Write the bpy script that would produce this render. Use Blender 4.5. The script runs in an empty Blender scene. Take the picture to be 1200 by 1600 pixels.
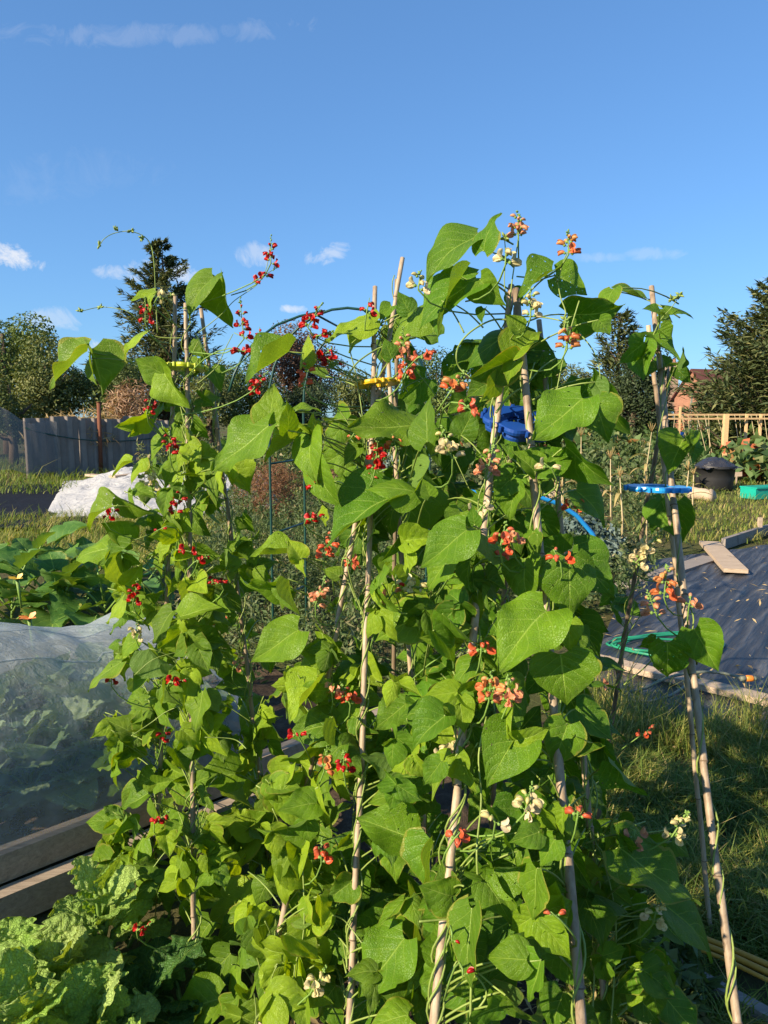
import bpy, math, random
import numpy as np
from mathutils import Vector, Matrix, noise as mnoise

R = random.Random(7)
NR = np.random.default_rng(7)
scene = bpy.context.scene
COL = scene.collection
TH = math.radians(7.6); CAMH = 1.6; F = 1155.0
CT, ST = math.cos(TH), math.sin(TH)
RIGHT = Vector((1, 0, 0)); UP = Vector((0, ST, CT)); FWD = Vector((0, CT, -ST)); BACK = -FWD
SUN_AZ = Vector((-0.81, -0.586)); SUN_EL = math.radians(28)
SUNV = Vector((SUN_AZ.x * math.cos(SUN_EL), SUN_AZ.y * math.cos(SUN_EL), math.sin(SUN_EL)))

def P(px, py, d):            # a point seen in direction (px, py), d metres in front
    return Vector((0, 0, CAMH)) + RIGHT * ((px - 600) / F * d) + UP * (-(py - 800) / F * d) + FWD * d
def G(px, py, z=0.0):        # where that direction meets the ground
    drop = (py - 800) / F * CT + ST
    return P(px, py, (CAMH - z) / drop)
def lerp(a, b, t): return a + (b - a) * t
def sstep(a, b, x):
    t = min(1, max(0, (x - a) / (b - a))); return t * t * (3 - 2 * t)

# ------------------------------------------------------------------ materials
class N:
    def __init__(s, name):
        s.m = bpy.data.materials.new(name); s.m.use_nodes = True
        s.t = s.m.node_tree; s.t.nodes.clear()
        s.out = s.t.nodes.new('ShaderNodeOutputMaterial')
    def n(s, typ, **kw):
        nd = s.t.nodes.new(typ)
        for k, v in kw.items(): setattr(nd, k, v)
        return nd
    def set(s, sock, v):
        if isinstance(v, bpy.types.NodeSocket): s.t.links.new(v, sock)
        elif v is not None:
            if sock.type == 'RGBA' and len(v) == 3: v = (*v, 1)
            sock.default_value = v
    def math(s, op, a, b=None, c=None, clamp=False):
        nd = s.n('ShaderNodeMath', operation=op, use_clamp=clamp)
        s.set(nd.inputs[0], a); s.set(nd.inputs[1], b); s.set(nd.inputs[2], c)
        return nd.outputs[0]
    def mix(s, f, a, b, typ='MIX'):
        nd = s.n('ShaderNodeMix', data_type='RGBA', blend_type=typ)
        s.set(nd.inputs[0], f); s.set(nd.inputs[6], a); s.set(nd.inputs[7], b)
        return nd.outputs[2]
    def noise(s, scale, detail=4, rough=.55, vec=None, dist=0):
        nd = s.n('ShaderNodeTexNoise'); nd.inputs['Scale'].default_value = scale
        nd.inputs['Detail'].default_value = detail; nd.inputs['Roughness'].default_value = rough
        nd.inputs['Distortion'].default_value = dist
        if vec is not None: s.set(nd.inputs['Vector'], vec)
        return nd.outputs['Fac']
    def ramp(s, f, stops):
        nd = s.n('ShaderNodeValToRGB'); e = nd.color_ramp.elements
        while len(e) < len(stops): e.new(.5)
        for i, (p, c) in enumerate(stops):
            e[i].position = p; e[i].color = (*c, 1) if len(c) == 3 else c
        s.set(nd.inputs[0], f); return nd.outputs[0]
    def coord(s, kind='Object', scale=None):
        o = s.n('ShaderNodeTexCoord').outputs[kind]
        if scale:
            mp = s.n('ShaderNodeMapping'); mp.inputs['Scale'].default_value = scale
            s.set(mp.inputs[0], o); o = mp.outputs[0]
        return o
    def bump(s, h, strength=.4, dist=.01):
        nd = s.n('ShaderNodeBump'); nd.inputs['Strength'].default_value = strength
        nd.inputs['Distance'].default_value = dist; s.set(nd.inputs['Height'], h); return nd.outputs[0]
    def pbsdf(s, col, rough=.6, normal=None, spec=.5, **kw):
        nd = s.n('ShaderNodeBsdfPrincipled'); s.set(nd.inputs['Base Color'], col)
        s.set(nd.inputs['Roughness'], rough); nd.inputs['Specular IOR Level'].default_value = spec
        if normal is not None: s.set(nd.inputs['Normal'], normal)
        for k, v in kw.items(): s.set(nd.inputs[k], v)
        return nd.outputs[0]
    def mixsh(s, f, a, b):
        nd = s.n('ShaderNodeMixShader'); s.set(nd.inputs[0], f)
        s.t.links.new(a, nd.inputs[1]); s.t.links.new(b, nd.inputs[2]); return nd.outputs[0]
    def transl(s, col, normal=None):
        nd = s.n('ShaderNodeBsdfTranslucent'); s.set(nd.inputs[0], col)
        if normal is not None: s.set(nd.inputs['Normal'], normal)
        return nd.outputs[0]
    def done(s, sh): s.t.links.new(sh, s.out.inputs[0]); return s.m

def m_leaf(name, nv=5.2, slope=.42, quilt=1.0, tr=.34, rough=.5, fine=30, vein=.6, spec=.36, wear=True):
    k = N(name)
    uv = k.n('ShaderNodeSeparateXYZ'); k.set(uv.inputs[0], k.coord('UV'))
    s = k.math('ABSOLUTE', k.math('MULTIPLY_ADD', uv.outputs[0], 2, -1))
    nz = k.noise(9, 2, .5, k.coord('UV'))
    t = k.math('ADD', uv.outputs[1], k.math('MULTIPLY', k.math('SUBTRACT', nz, .5), .05))
    p = k.math('MULTIPLY', k.math('SUBTRACT', t, k.math('MULTIPLY', s, slope)), nv)
    fr = k.math('ABSOLUTE', k.math('SUBTRACT', k.math('FRACT', k.math('ADD', p, 20.5)), .5))
    lat = k.math('SUBTRACT', 1, k.math('DIVIDE', fr, .05), clamp=True)
    mid = k.math('SUBTRACT', 1, k.math('DIVIDE', s, .04), clamp=True)
    vo = k.n('ShaderNodeTexVoronoi', feature='DISTANCE_TO_EDGE'); vo.inputs['Scale'].default_value = fine
    k.set(vo.inputs['Vector'], k.coord('UV'))
    ret = k.math('SUBTRACT', 1, k.math('MULTIPLY', vo.outputs[0], 9), clamp=True)
    veins = k.math('MAXIMUM', mid, k.math('MULTIPLY', lat, k.math('MULTIPLY_ADD', s, -.55, .75)))
    oi = k.n('ShaderNodeObjectInfo')
    base = oi.outputs['Color']
    blot = k.noise(3.5, 4, .6, k.coord('UV'))
    hsv = k.n('ShaderNodeHueSaturation'); k.set(hsv.inputs['Color'], base)
    k.set(hsv.inputs['Value'], k.math('MULTIPLY_ADD', blot, .8, .64))
    k.set(hsv.inputs['Hue'], k.math('MULTIPLY_ADD', blot, -.035, .5175))
    c = k.mix(k.math('MULTIPLY', ret, .15), hsv.outputs[0], (.17, .30, .02))
    c = k.mix(k.math('MULTIPLY', veins, vein), c, (.40, .55, .10))
    rnd = oi.outputs['Random']
    edge = k.math('MULTIPLY', k.math('GREATER_THAN', k.math('ADD', s, k.math('MULTIPLY', k.noise(6, 4, .6, k.coord('UV')), .6)), 1.22), k.math('GREATER_THAN', rnd, .72))
    if wear: c = k.mix(k.math('MULTIPLY', edge, .5), c, (.34, .30, .05))
    spots = k.math('GREATER_THAN', k.noise(22, 3, .6, k.coord('Object')), .70)
    c = k.mix(k.math('MULTIPLY', spots, .55), c, (.30, .26, .10))
    geo = k.n('ShaderNodeNewGeometry')
    under = k.mix(.5, c, (.15, .25, .07))
    c2 = k.mix(geo.outputs['Backfacing'], c, under)
    h = k.math('SUBTRACT', k.math('MULTIPLY', k.math('POWER', fr, .6), .55), k.math('MULTIPLY', ret, .30))
    h = k.math('ADD', h, k.math('MULTIPLY', k.noise(13, 3, .6, k.coord('UV')), .55))
    h = k.math('SUBTRACT', h, k.math('MULTIPLY', mid, .5))
    bn = k.bump(h, .6 * quilt, .005)
    sh = k.pbsdf(c2, rough, bn, spec)
    tc = k.mix(1, c2, (2.1, 1.8, .35), 'MULTIPLY')
    full = k.mixsh(tr, sh, k.transl(tc, bn))
    if wear:          # leaves nibbled by insects have small holes
        hole = k.math('MULTIPLY', k.math('GREATER_THAN', k.noise(15, 2, .5, k.coord('UV')), .70), k.math('LESS_THAN', rnd, .28))
        full = k.mixsh(hole, full, k.n('ShaderNodeBsdfTransparent').outputs[0])
    return k.done(full)

def m_simple(name, col, rough=.6, nscale=8, var=.35, bump=.2, bdist=.01, spec=.4, stretch=None, metallic=0):
    k = N(name); v = k.coord('Object', stretch)
    nz = k.noise(nscale, 6, .6, v)
    c = k.mix(nz, tuple(x * (1 - var) for x in col), tuple(min(1, x * (1 + var)) for x in col))
    return k.done(k.pbsdf(c, rough, k.bump(k.noise(nscale * 4, 4, .6, v), bump, bdist), spec, Metallic=metallic))

def m_tint(name, stops, tr=.3, rough=.6, trmul=(1.6, 1.5, .6), spec=.3):     # colour by a random 'tint' of each leaf
    k = N(name); a = k.n('ShaderNodeAttribute', attribute_name='tint')
    c = k.ramp(a.outputs['Fac'], stops)
    return k.done(k.mixsh(tr, k.pbsdf(c, rough, None, spec), k.transl(k.mix(1, c, trmul, 'MULTIPLY'))))

def m_objcol(name, rough=.5, tr=.25, nscale=60):
    k = N(name); oi = k.n('ShaderNodeObjectInfo')
    c = k.mix(k.noise(nscale, 3, .6, k.coord('Object')), k.mix(.35, oi.outputs['Color'], (0, 0, 0)), oi.outputs['Color'])
    return k.done(k.mixsh(tr, k.pbsdf(c, rough), k.transl(oi.outputs['Color'])))

def m_wood(name, a, b, scale=(1, 1, 14), rough=.8, nscale=6):
    k = N(name); v = k.coord('Object', scale)
    c = k.ramp(k.noise(nscale, 8, .65, v, .6), [(.25, a), (.5, lerpc(a, b, .5)), (.75, b)])
    c = k.mix(k.math('MULTIPLY', k.math('GREATER_THAN', k.noise(3, 6, .6, k.coord('Object')), .63), .4), c, tuple(x * .45 for x in a))
    return k.done(k.pbsdf(c, rough, k.bump(k.noise(nscale * 3, 6, .6, v), .5, .004), .25))
def lerpc(a, b, t): return tuple(x + (y - x) * t for x, y in zip(a, b))

M = {}
M['leaf'] = m_leaf('bean_leaf')
M['mustard'] = m_leaf('mustard_leaf', 5, .5, 1.9, .3, .5, 15, .45, .25, False)
M['cabbage'] = m_leaf('cabbage_leaf', 6, .5, .6, .12, .5, 20, .7)
M['squash'] = m_leaf('squash_leaf', 4, .7, .8, .25, .5, 24, .6)
M['petal'] = m_objcol('petal', .45, .3)
M['calyx'] = m_simple('calyx_green', (.16, .27, .05), .5, 60)
M['stem'] = m_simple('vine_stem', (.20, .27, .055), .5, 25, .5)
M['cane'] = None
k = N('bamboo'); v = k.coord('Object', (30, 30, 3)); oi = k.n('ShaderNodeObjectInfo')
c = k.ramp(k.noise(2.2, 7, .65, v), [(.28, (.15, .105, .07)), (.45, (.34, .255, .17)), (.7, (.50, .40, .28))])
c = k.mix(k.math('MULTIPLY', k.math('GREATER_THAN', k.noise(9, 5, .7, k.coord('Object', (1, 1, .5))), .62), .5), c, (.16, .12, .09))
c = k.mix(1, c, oi.outputs['Color'], 'MULTIPLY')
M['cane'] = k.done(k.pbsdf(c, .5, k.bump(k.noise(5, 5, .6, v), .4, .002), .4))
k = N('cane_node_ring'); M['node'] = k.done(k.pbsdf((.14, .095, .055), .8))
M['blue'] = m_simple('blue_plastic', (.008, .055, .27), .45, 20, .15, .05)
M['bright_blue'] = m_simple('bright_blue_plastic', (.02, .27, .66), .3, 20, .15, .05)
M['yellow'] = m_simple('yellow_plastic', (.62, .38, .012), .35, 20, .15, .05)
M['lime'] = m_simple('lime_plastic', (.40, .45, .02), .35, 20, .15, .05)
M['board'] = m_wood('weathered_board', (.30, .22, .15), (.58, .46, .33), (1, 14, 14))
M['greyboard'] = m_wood('grey_board', (.17, .145, .125), (.34, .30, .26), (1, 14, 14))
M['slate'] = m_wood('bed_board', (.20, .155, .115), (.42, .34, .255), (1, 12, 12))
M['timber'] = m_wood('new_timber', (.50, .31, .14), (.72, .50, .26), (6, 6, 6))
M['bark'] = m_simple('bark', (.13, .095, .065), .9, 12, .5, .6, .03, .2, (4, 4, 1))
M['tube'] = m_simple('green_steel_tube', (.012, .055, .042), .4, 30, .3, .05)
M['pot'] = m_simple('black_plastic_pot', (.024, .024, .025), .5, 15, .3, .1)
M['bag'] = m_simple('black_bin_bag', (.03, .03, .035), .25, 9, .3, .5, .03, .6)
M['teal'] = m_simple('teal_plastic', (.01, .33, .25), .4, 15, .2, .1)
M['corr'] = m_simple('corrugated_sheet', (.22, .19, .165), .8, 3, .4, .2, .01, .3)
M['rust'] = m_simple('rusty_iron', (.17, .06, .03), .85, 20, .4, .3)
M['hosegreen'] = m_simple('green_hose', (.02, .22, .12), .35, 30, .2, .05)
M['hosegrey'] = m_simple('grey_hose', (.15, .17, .13), .5, 30, .2, .05)
M['orange'] = m_simple('orange_plastic', (.68, .22, .03), .4, 30, .2, .05)
M['hoseyellow'] = m_simple('yellow_pole', (.50, .25, .03), .45, 20, .3, .1)
M['string'] = m_simple('twine', (.45, .36, .2), .9, 60)
k = N('brick'); bt = k.n('ShaderNodeTexBrick'); bt.inputs['Scale'].default_value = 4.5
k.set(bt.inputs['Vector'], k.coord('UV'))
k.set(bt.inputs['Color1'], (.34, .15, .085)); k.set(bt.inputs['Color2'], (.24, .10, .06)); k.set(bt.inputs['Mortar'], (.38, .31, .24))
bt.inputs['Mortar Size'].default_value = .012
M['brick'] = k.done(k.pbsdf(k.mix(.35, bt.outputs[0], k.ramp(k.noise(3), [(.3, (.36, .17, .10)), (.7, (.22, .09, .055))])), .9))
k = N('roof_tile'); wv = k.n('ShaderNodeTexWave', bands_direction='Y'); wv.inputs['Scale'].default_value = 5
k.set(wv.inputs['Vector'], k.coord('UV'))
M['roof'] = k.done(k.pbsdf(k.mix(k.noise(5), (.13, .045, .035), (.24, .085, .06)), .85, k.bump(wv.outputs[1], .6, .05)))
k = N('soil_ground')
nz = k.noise(.55, 8, .62, k.coord('Object')); c = k.ramp(nz, [(.30, (.115, .085, .055)), (.46, (.13, .12, .05)), (.6, (.085, .12, .028)), (.78, (.19, .165, .075))])
c = k.mix(k.math('MULTIPLY', k.noise(9, 8, .75, k.coord('Object')), .7), c, (.055, .05, .025))
M['ground'] = k.done(k.pbsdf(c, .95, k.bump(k.noise(14, 8, .75, k.coord('Object')), .9, .05), .1))
k = N('dug_soil'); c = k.ramp(k.noise(11, 9, .75, k.coord('Object')), [(.3, (.05, .036, .025)), (.55, (.10, .072, .048)), (.75, (.17, .13, .09))])
M['soil'] = k.done(k.pbsdf(c, .95, k.bump(k.noise(40, 8, .75, k.coord('Object')), 1, .02), .1))
k = N('weed_membrane'); v = k.coord('Object')
wv = k.n('ShaderNodeTexNoise'); wv.inputs['Scale'].default_value = 4; wv.inputs['Detail'].default_value = 8
mp0 = k.n('ShaderNodeMapping'); mp0.inputs['Rotation'].default_value = (0, 0, -.95); k.set(mp0.inputs[0], k.coord('Object')); mpn = k.n('ShaderNodeMapping'); mpn.inputs['Scale'].default_value = (.3, 3.6, 1); k.set(mpn.inputs[0], mp0.outputs[0]); k.set(wv.inputs['Vector'], mpn.outputs[0])
cc = k.ramp(wv.outputs[0], [(.30, (.012, .013, .017)), (.5, (.034, .037, .043)), (.72, (.11, .11, .11))])  # wrinkle light and shade put into the colour: pale crests, dark hollows
M['membrane'] = k.done(k.pbsdf(cc, .5, k.bump(wv.outputs[0], 1.0, .08), .6))
k = N('white_fleece'); M['plastic'] = m_simple('black_plastic_sheet', (.012, .013, .016), .7, 4, .3, .5, .03, .12)
k = N('white_fleece'); M['fleece'] = k.done(k.mixsh(.25, k.pbsdf(k.mix(k.noise(4), (.44, .45, .48), (.70, .69, .65)), .8, k.bump(k.noise(5, 8, .65, k.coord('Object'), 1.2), .9, .08)), k.transl((.5, .5, .48))))  # warm lit and bluish shaded tones mixed into the fleece colour
# fine insect mesh: part of the light passes between its threads, more of it when one looks straight through
k = N('insect_mesh'); lw = k.n('ShaderNodeLayerWeight'); lw.inputs[0].default_value = .35
cr = k.noise(3.0, 5, .6, k.coord('Object', (1, 4, 4)))
dens = k.math('ADD', k.math('MULTIPLY_ADD', lw.outputs[1], .45, .34), k.math('MULTIPLY', k.math('SUBTRACT', cr, .5), .6), clamp=True)
tp = k.n('ShaderNodeBsdfTransparent')
cloth = k.mixsh(.45, k.pbsdf((.56, .63, .66), .6, k.bump(k.noise(9, 6, .65, k.coord('Object', (1, 3, 3)), .8), .9, .03), .3), k.transl((.50, .57, .62)))
M['net'] = k.done(k.mixsh(dens, tp.outputs[0], cloth))
k = N('grey_netting'); tp = k.n('ShaderNodeBsdfTransparent')
M['greynet'] = k.done(k.mixsh(.5, tp.outputs[0], k.pbsdf((.22, .215, .21), .8)))
GREEN = lambda a, b, c: [(0, a), (.5, b), (1, c)]
M['grass'] = m_tint('grass_blades', [(0, (.06, .11, .016)), (.5, (.15, .22, .035)), (.8, (.33, .31, .08)), (1, (.50, .40, .17))], .35)
M['weeds'] = m_tint('weed_leaves', [(0, (.05, .085, .03)), (.5, (.10, .15, .05)), (.85, (.19, .21, .10)), (1, (.33, .27, .14))], .3)
M['dock'] = m_tint('dry_dock', GREEN((.13, .06, .03), (.22, .11, .055), (.33, .20, .10)), .2)
M['straw'] = m_tint('dry_straw', GREEN((.28, .19, .09), (.44, .32, .15), (.58, .44, .22)), .25)
M['corn'] = m_tint('maize_leaves', GREEN((.10, .17, .04), (.30, .28, .09), (.50, .36, .16)), .3)
M['broad'] = m_tint('broadleaf_crown', GREEN((.035, .070, .016), (.075, .125, .028), (.15, .19, .05)), .22)
M['olive'] = m_tint('olive_crown', GREEN((.045, .075, .018), (.10, .135, .036), (.20, .21, .07)), .22)
M['dark'] = m_tint('dark_crown', GREEN((.018, .034, .014), (.035, .06, .022), (.07, .095, .034)), .15)
M['conifer'] = m_tint('conifer_sprays', GREEN((.035, .06, .022), (.09, .115, .042), (.22, .215, .08)), .15)
M['copper'] = m_tint('copper_crown', GREEN((.075, .045, .03), (.14, .075, .05), (.20, .12, .07)), .2)
M['pink'] = m_tint('dry_brush', GREEN((.22, .12, .07), (.34, .21, .13), (.42, .30, .18)), .2)
M['rhubarb'] = m_tint('mixed_bed', [(0, (.05, .10, .03)), (.6, (.10, .17, .05)), (.86, (.2, .22, .08)), (1, (.42, .12, .05))], .25)
M['glauc'] = m_tint('blue_green_leaves', GREEN((.06, .10, .085), (.11, .16, .14), (.20, .26, .23)), .15)

# ------------------------------------------------------------------ mesh helpers
class MB:
    def __init__(s): s.v = []; s.f = []; s.uv = []; s.mi = []; s.tint = []; s.sm = []; s.cur = 0; s.t = .5; s.flat = False
    def add(s, vs, fs, uvs=None):
        o = len(s.v); s.v += [tuple(x) for x in vs]
        s.uv += list(uvs) if uvs is not None else [(0, 0)] * len(vs)
        for f in fs: s.f.append(tuple(o + i for i in f)); s.mi.append(s.cur); s.tint.append(s.t); s.sm.append(not s.flat)
    def box(s, size, mat=None):
        x, y, z = (q / 2 for q in size)
        vs = [Vector((a * x, b * y, c * z)) for c in (-1, 1) for b in (-1, 1) for a in (-1, 1)]
        if mat is not None: vs = [mat @ q for q in vs]
        s.flat = True
        s.add(vs, [(0, 2, 3, 1), (4, 5, 7, 6), (0, 1, 5, 4), (2, 6, 7, 3), (0, 4, 6, 2), (1, 3, 7, 5)],
              [(q.x, q.z) for q in vs]); s.flat = False
    def beam(s, a, b, w, h, up=Vector((0, 0, 1))):
        a, b = Vector(a), Vector(b); d = (b - a); L = d.length; x = d.normalized()
        y = up.cross(x).normalized(); z = x.cross(y)
        m = Matrix((x, y, z)).transposed().to_4x4(); m.translation = (a + b) / 2
        n = 5
        # a plank of slightly uneven section
        vs, fs = [], []
        for i in range(n):
            t = i / (n - 1) - .5
            jw = 1 + R.uniform(-.02, .02); jz = R.uniform(-.03, .03) * h if 0 < i < n - 1 else 0
            for (p, q) in ((-1, -1), (1, -1), (1, 1), (-1, 1)):
                vs.append(m @ Vector((t * L, p * w / 2 * jw, q * h / 2 + jz)))
        for i in range(n - 1):
            for j in range(4): fs.append((i * 4 + j, i * 4 + (j + 1) % 4, i * 4 + 4 + (j + 1) % 4, i * 4 + 4 + j))
        fs += [(3, 2, 1, 0), tuple(4 * (n - 1) + j for j in range(4))]
        s.flat = True; s.add(vs, fs); s.flat = False
    def tube(s, pts, r, n=7, cap=True):
        pts = [Vector(p) for p in pts]; m = len(pts)
        rs = r if isinstance(r, (list, tuple)) else [r] * m
        vs, fs, uv = [], [], []
        tg = (pts[1] - pts[0]).normalized()
        ref = Vector((0, 0, 1)) if abs(tg.z) < .9 else Vector((1, 0, 0))
        u = tg.cross(ref).normalized()
        for i, p in enumerate(pts):
            tg = (pts[min(i + 1, m - 1)] - pts[max(i - 1, 0)]).normalized()
            u = (u - tg * u.dot(tg)).normalized(); w = tg.cross(u)
            for j in range(n):
                a = 2 * math.pi * j / n
                vs.append(p + (u * math.cos(a) + w * math.sin(a)) * rs[i]); uv.append((j / n, i / m))
        for i in range(m - 1):
            for j in range(n): fs.append((i * n + j, i * n + (j + 1) % n, (i + 1) * n + (j + 1) % n, (i + 1) * n + j))
        if cap: fs += [tuple(range(n - 1, -1, -1)), tuple((m - 1) * n + j for j in range(n))]
        s.add(vs, fs, uv)
    def mesh(s, name, mats, smooth=True):
        me = bpy.data.meshes.new(name); me.from_pydata(s.v, [], s.f)
        if not isinstance(mats, (list, tuple)): mats = [mats]
        for m in mats: me.materials.append(m)
        me.polygons.foreach_set('material_index', s.mi)
        if smooth: me.polygons.foreach_set('use_smooth', s.sm)
        ul = me.uv_layers.new(name='UVMap')
        li = np.empty(len(me.loops), dtype=np.int32); me.loops.foreach_get('vertex_index', li)
        ul.data.foreach_set('uv', np.array(s.uv, dtype=np.float32)[li].ravel())
        a = me.attributes.new('tint', 'FLOAT', 'FACE'); a.data.foreach_set('value', s.tint)
        me.update(); return me

def obj(name, me, parent=None, loc=None, mat4=None):
    o = bpy.data.objects.new(name, me); COL.objects.link(o)
    if mat4 is not None: o.matrix_basis = mat4
    elif loc is not None: o.location = loc
    if parent is not None: o.parent = parent
    return o
def empty(name, loc):
    o = bpy.data.objects.new(name, None); COL.objects.link(o); o.location = loc; o.empty_display_size = .1
    return o
def tag(o, label=None, cat=None, group=None, kind=None):
    if label: o['label'] = label
    if cat: o['category'] = cat
    if group: o['group'] = group
    if kind: o['kind'] = kind
    return o
def part(name, mb, mats, root, smooth=True):      # geometry was built in world space; shift under the root
    rl = root.location
    mb.v = [(a - rl.x, b - rl.y, c - rl.z) for a, b, c in mb.v]
    return obj(name, mb.mesh(name, mats, smooth), root)
def solo(name, mb, mats, label=None, cat=None, group=None, kind=None, smooth=True):
    v = np.array(mb.v); c = Vector(((v[:, 0].min() + v[:, 0].max()) / 2, (v[:, 1].min() + v[:, 1].max()) / 2, v[:, 2].min()))
    mb.v = [(a - c.x, b - c.y, d - c.z) for a, b, d in mb.v]
    return tag(obj(name, mb.mesh(name, mats, smooth), None, c), label, cat, group, kind)
def qmesh(name, V, Fc, tint, mats):                # big numpy mesh of quads
    me = bpy.data.meshes.new(name); nv, nf = len(V), len(Fc)
    me.vertices.add(nv); me.vertices.foreach_set('co', V.astype(np.float32).ravel())
    me.loops.add(nf * 4); me.loops.foreach_set('vertex_index', Fc.astype(np.int32).ravel())
    me.polygons.add(nf); me.polygons.foreach_set('loop_start', np.arange(0, nf * 4, 4, dtype=np.int32))
    a = me.attributes.new('tint', 'FLOAT', 'FACE'); a.data.foreach_set('value', tint.astype(np.float32))
    me.materials.append(mats); me.update(); me.validate(); return me

def cards(pts, nrm, ln, wd, bend=.25, axis=None):
    """leaf-sized folded quads: each leaf is two quads bent along its middle; returns V, F"""
    n = len(pts)
    if axis is None: axis = NR.normal(size=(n, 3))
    a = axis - nrm * (axis * nrm).sum(1)[:, None]; a /= np.linalg.norm(a, axis=1)[:, None] + 1e-9
    b = np.cross(nrm, a)
    ln = np.broadcast_to(ln, (n,))[:, None]; wd = np.broadcast_to(wd, (n,))[:, None]
    p0 = pts; p2 = pts + a * ln
    pm = pts + a * ln * .42
    up = nrm * wd * bend
    V = np.stack([p0, pm + b * wd / 2 + up, p2, pm - b * wd / 2 + up, pm], 1).reshape(-1, 3)
    base = np.arange(n)[:, None] * 5
    Fc = np.concatenate([base + np.array([0, 1, 2, 4]), base + np.array([0, 4, 2, 3])], 1).reshape(-1, 4)
    return V, Fc
def unit(a): return a / (np.linalg.norm(a, axis=1)[:, None] + 1e-9)

# ------------------------------------------------------------------ camera, sun, sky
cd = bpy.data.cameras.new('camera'); cam = bpy.data.objects.new('camera', cd); COL.objects.link(cam)
cam.location = (0, 0, CAMH); cam.rotation_euler = (math.pi / 2 - TH, 0, 0)
cd.sensor_fit = 'VERTICAL'; cd.angle = 2 * math.atan(800 / F); cd.clip_end = 2000; cd.clip_start = .02
scene.camera = cam
sl = bpy.data.lights.new('sun', 'SUN'); so = bpy.data.objects.new('sun', sl); COL.objects.link(so)
sl.energy = 5.0; sl.angle = math.radians(.5); sl.color = (1, .84, .62)
so.rotation_euler = SUNV.to_track_quat('Z', 'Y').to_euler(); so.location = (-6, -4, 6)

w = bpy.data.worlds.new('World'); scene.world = w; w.use_nodes = True
nt = w.node_tree; nt.nodes.clear()
k = N.__new__(N); k.t = nt
wo = nt.nodes.new('ShaderNodeOutputWorld'); bg = nt.nodes.new('ShaderNodeBackground')
sky = nt.nodes.new('ShaderNodeTexSky'); sky.sky_type = 'NISHITA'; sky.sun_disc = False
sky.sun_elevation = SUN_EL; sky.sun_rotation = math.atan2(SUN_AZ.x, SUN_AZ.y) % (2 * math.pi)
sky.air_density = 1.0; sky.dust_density = .3; sky.ozone_density = 2.0
dirv = k.coord('Generated')
sx = k.n('ShaderNodeSeparateXYZ'); k.set(sx.inputs[0], dirv)
az = k.math('ARCTAN2', sx.outputs[0], sx.outputs[1]); el = k.math('ARCSINE', sx.outputs[2])
nz = k.noise(24, 8, .68, dirv, .8); nf = k.noise(5, 5, .6, k.coord('Generated', (1, 1, 5)))
def aziel(px, py):
    d = (P(px, py, 1) - Vector((0, 0, CAMH))).normalized(); return math.atan2(d.x, d.y), math.asin(d.z)
total = None
for (px, py, wx, wy, op, tilt) in [(15, 400, 46, 20, .9, .1), (170, 425, 30, 14, .45, 0), (222, 418, 34, 24, .7, -.2), (290, 430, 40, 18, .7, 0),
        (400, 398, 34, 20, .42, 0), (508, 397, 42, 17, .5, -.2), (455, 483, 32, 8, .7, 0), (170, 545, 40, 16, .7, 0), (90, 500, 46, 22, .35, 0),
        (930, 403, 52, 9, .2, 0), (1030, 398, 60, 12, .2, .1), (230, 55, 300, 16, .13, -.13), (100, 280, 150, 40, .05, -.2), (1180, 520, 40, 14, .4, 0), (-120, 470, 90, 30, .7, 0), (1330, 420, 120, 30, .5, 0)]:
    a0, e0 = aziel(px, py)
    u = k.math('SUBTRACT', az, a0); vv = k.math('SUBTRACT', el, e0)
    v2 = k.math('ADD', vv, k.math('MULTIPLY', u, tilt))
    q = k.math('ADD', k.math('POWER', k.math('ABSOLUTE', k.math('DIVIDE', u, wx * .85 / F)), 2), k.math('POWER', k.math('ABSOLUTE', k.math('DIVIDE', v2, wy * .85 / F)), 2))
    mk = k.math('MULTIPLY', k.math('MULTIPLY', k.math('SUBTRACT', k.math('MULTIPLY_ADD', nz, 5.2, -1.75), q, clamp=True), .8), op)
    total = mk if total is None else k.math('MAXIMUM', total, mk)
gm = k.n('ShaderNodeGamma'); k.set(gm.inputs[0], sky.outputs[0]); gm.inputs[1].default_value = .65
skyt = k.mix(1, gm.outputs[0], (.76, 1.31, 2.0), 'MULTIPLY')
mx = k.mix(total, skyt, (6.4, 6.3, 6.3))
k.set(bg.inputs[0], mx); bg.inputs[1].default_value = .079
nt.links.new(bg.outputs[0], wo.inputs[0])
scene.view_settings.view_transform = 'Standard'; scene.view_settings.look = 'None'
scene.view_settings.exposure = 1.0; scene.view_settings.gamma = 1
try:
    scene.cycles.max_bounces = 6; scene.cycles.diffuse_bounces = 3; scene.cycles.transmission_bounces = 4
    scene.cycles.transparent_max_bounces = 12; scene.cycles.use_denoising = True
    scene.cycles.caustics_reflective = False; scene.cycles.caustics_refractive = False
except Exception: pass
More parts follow.
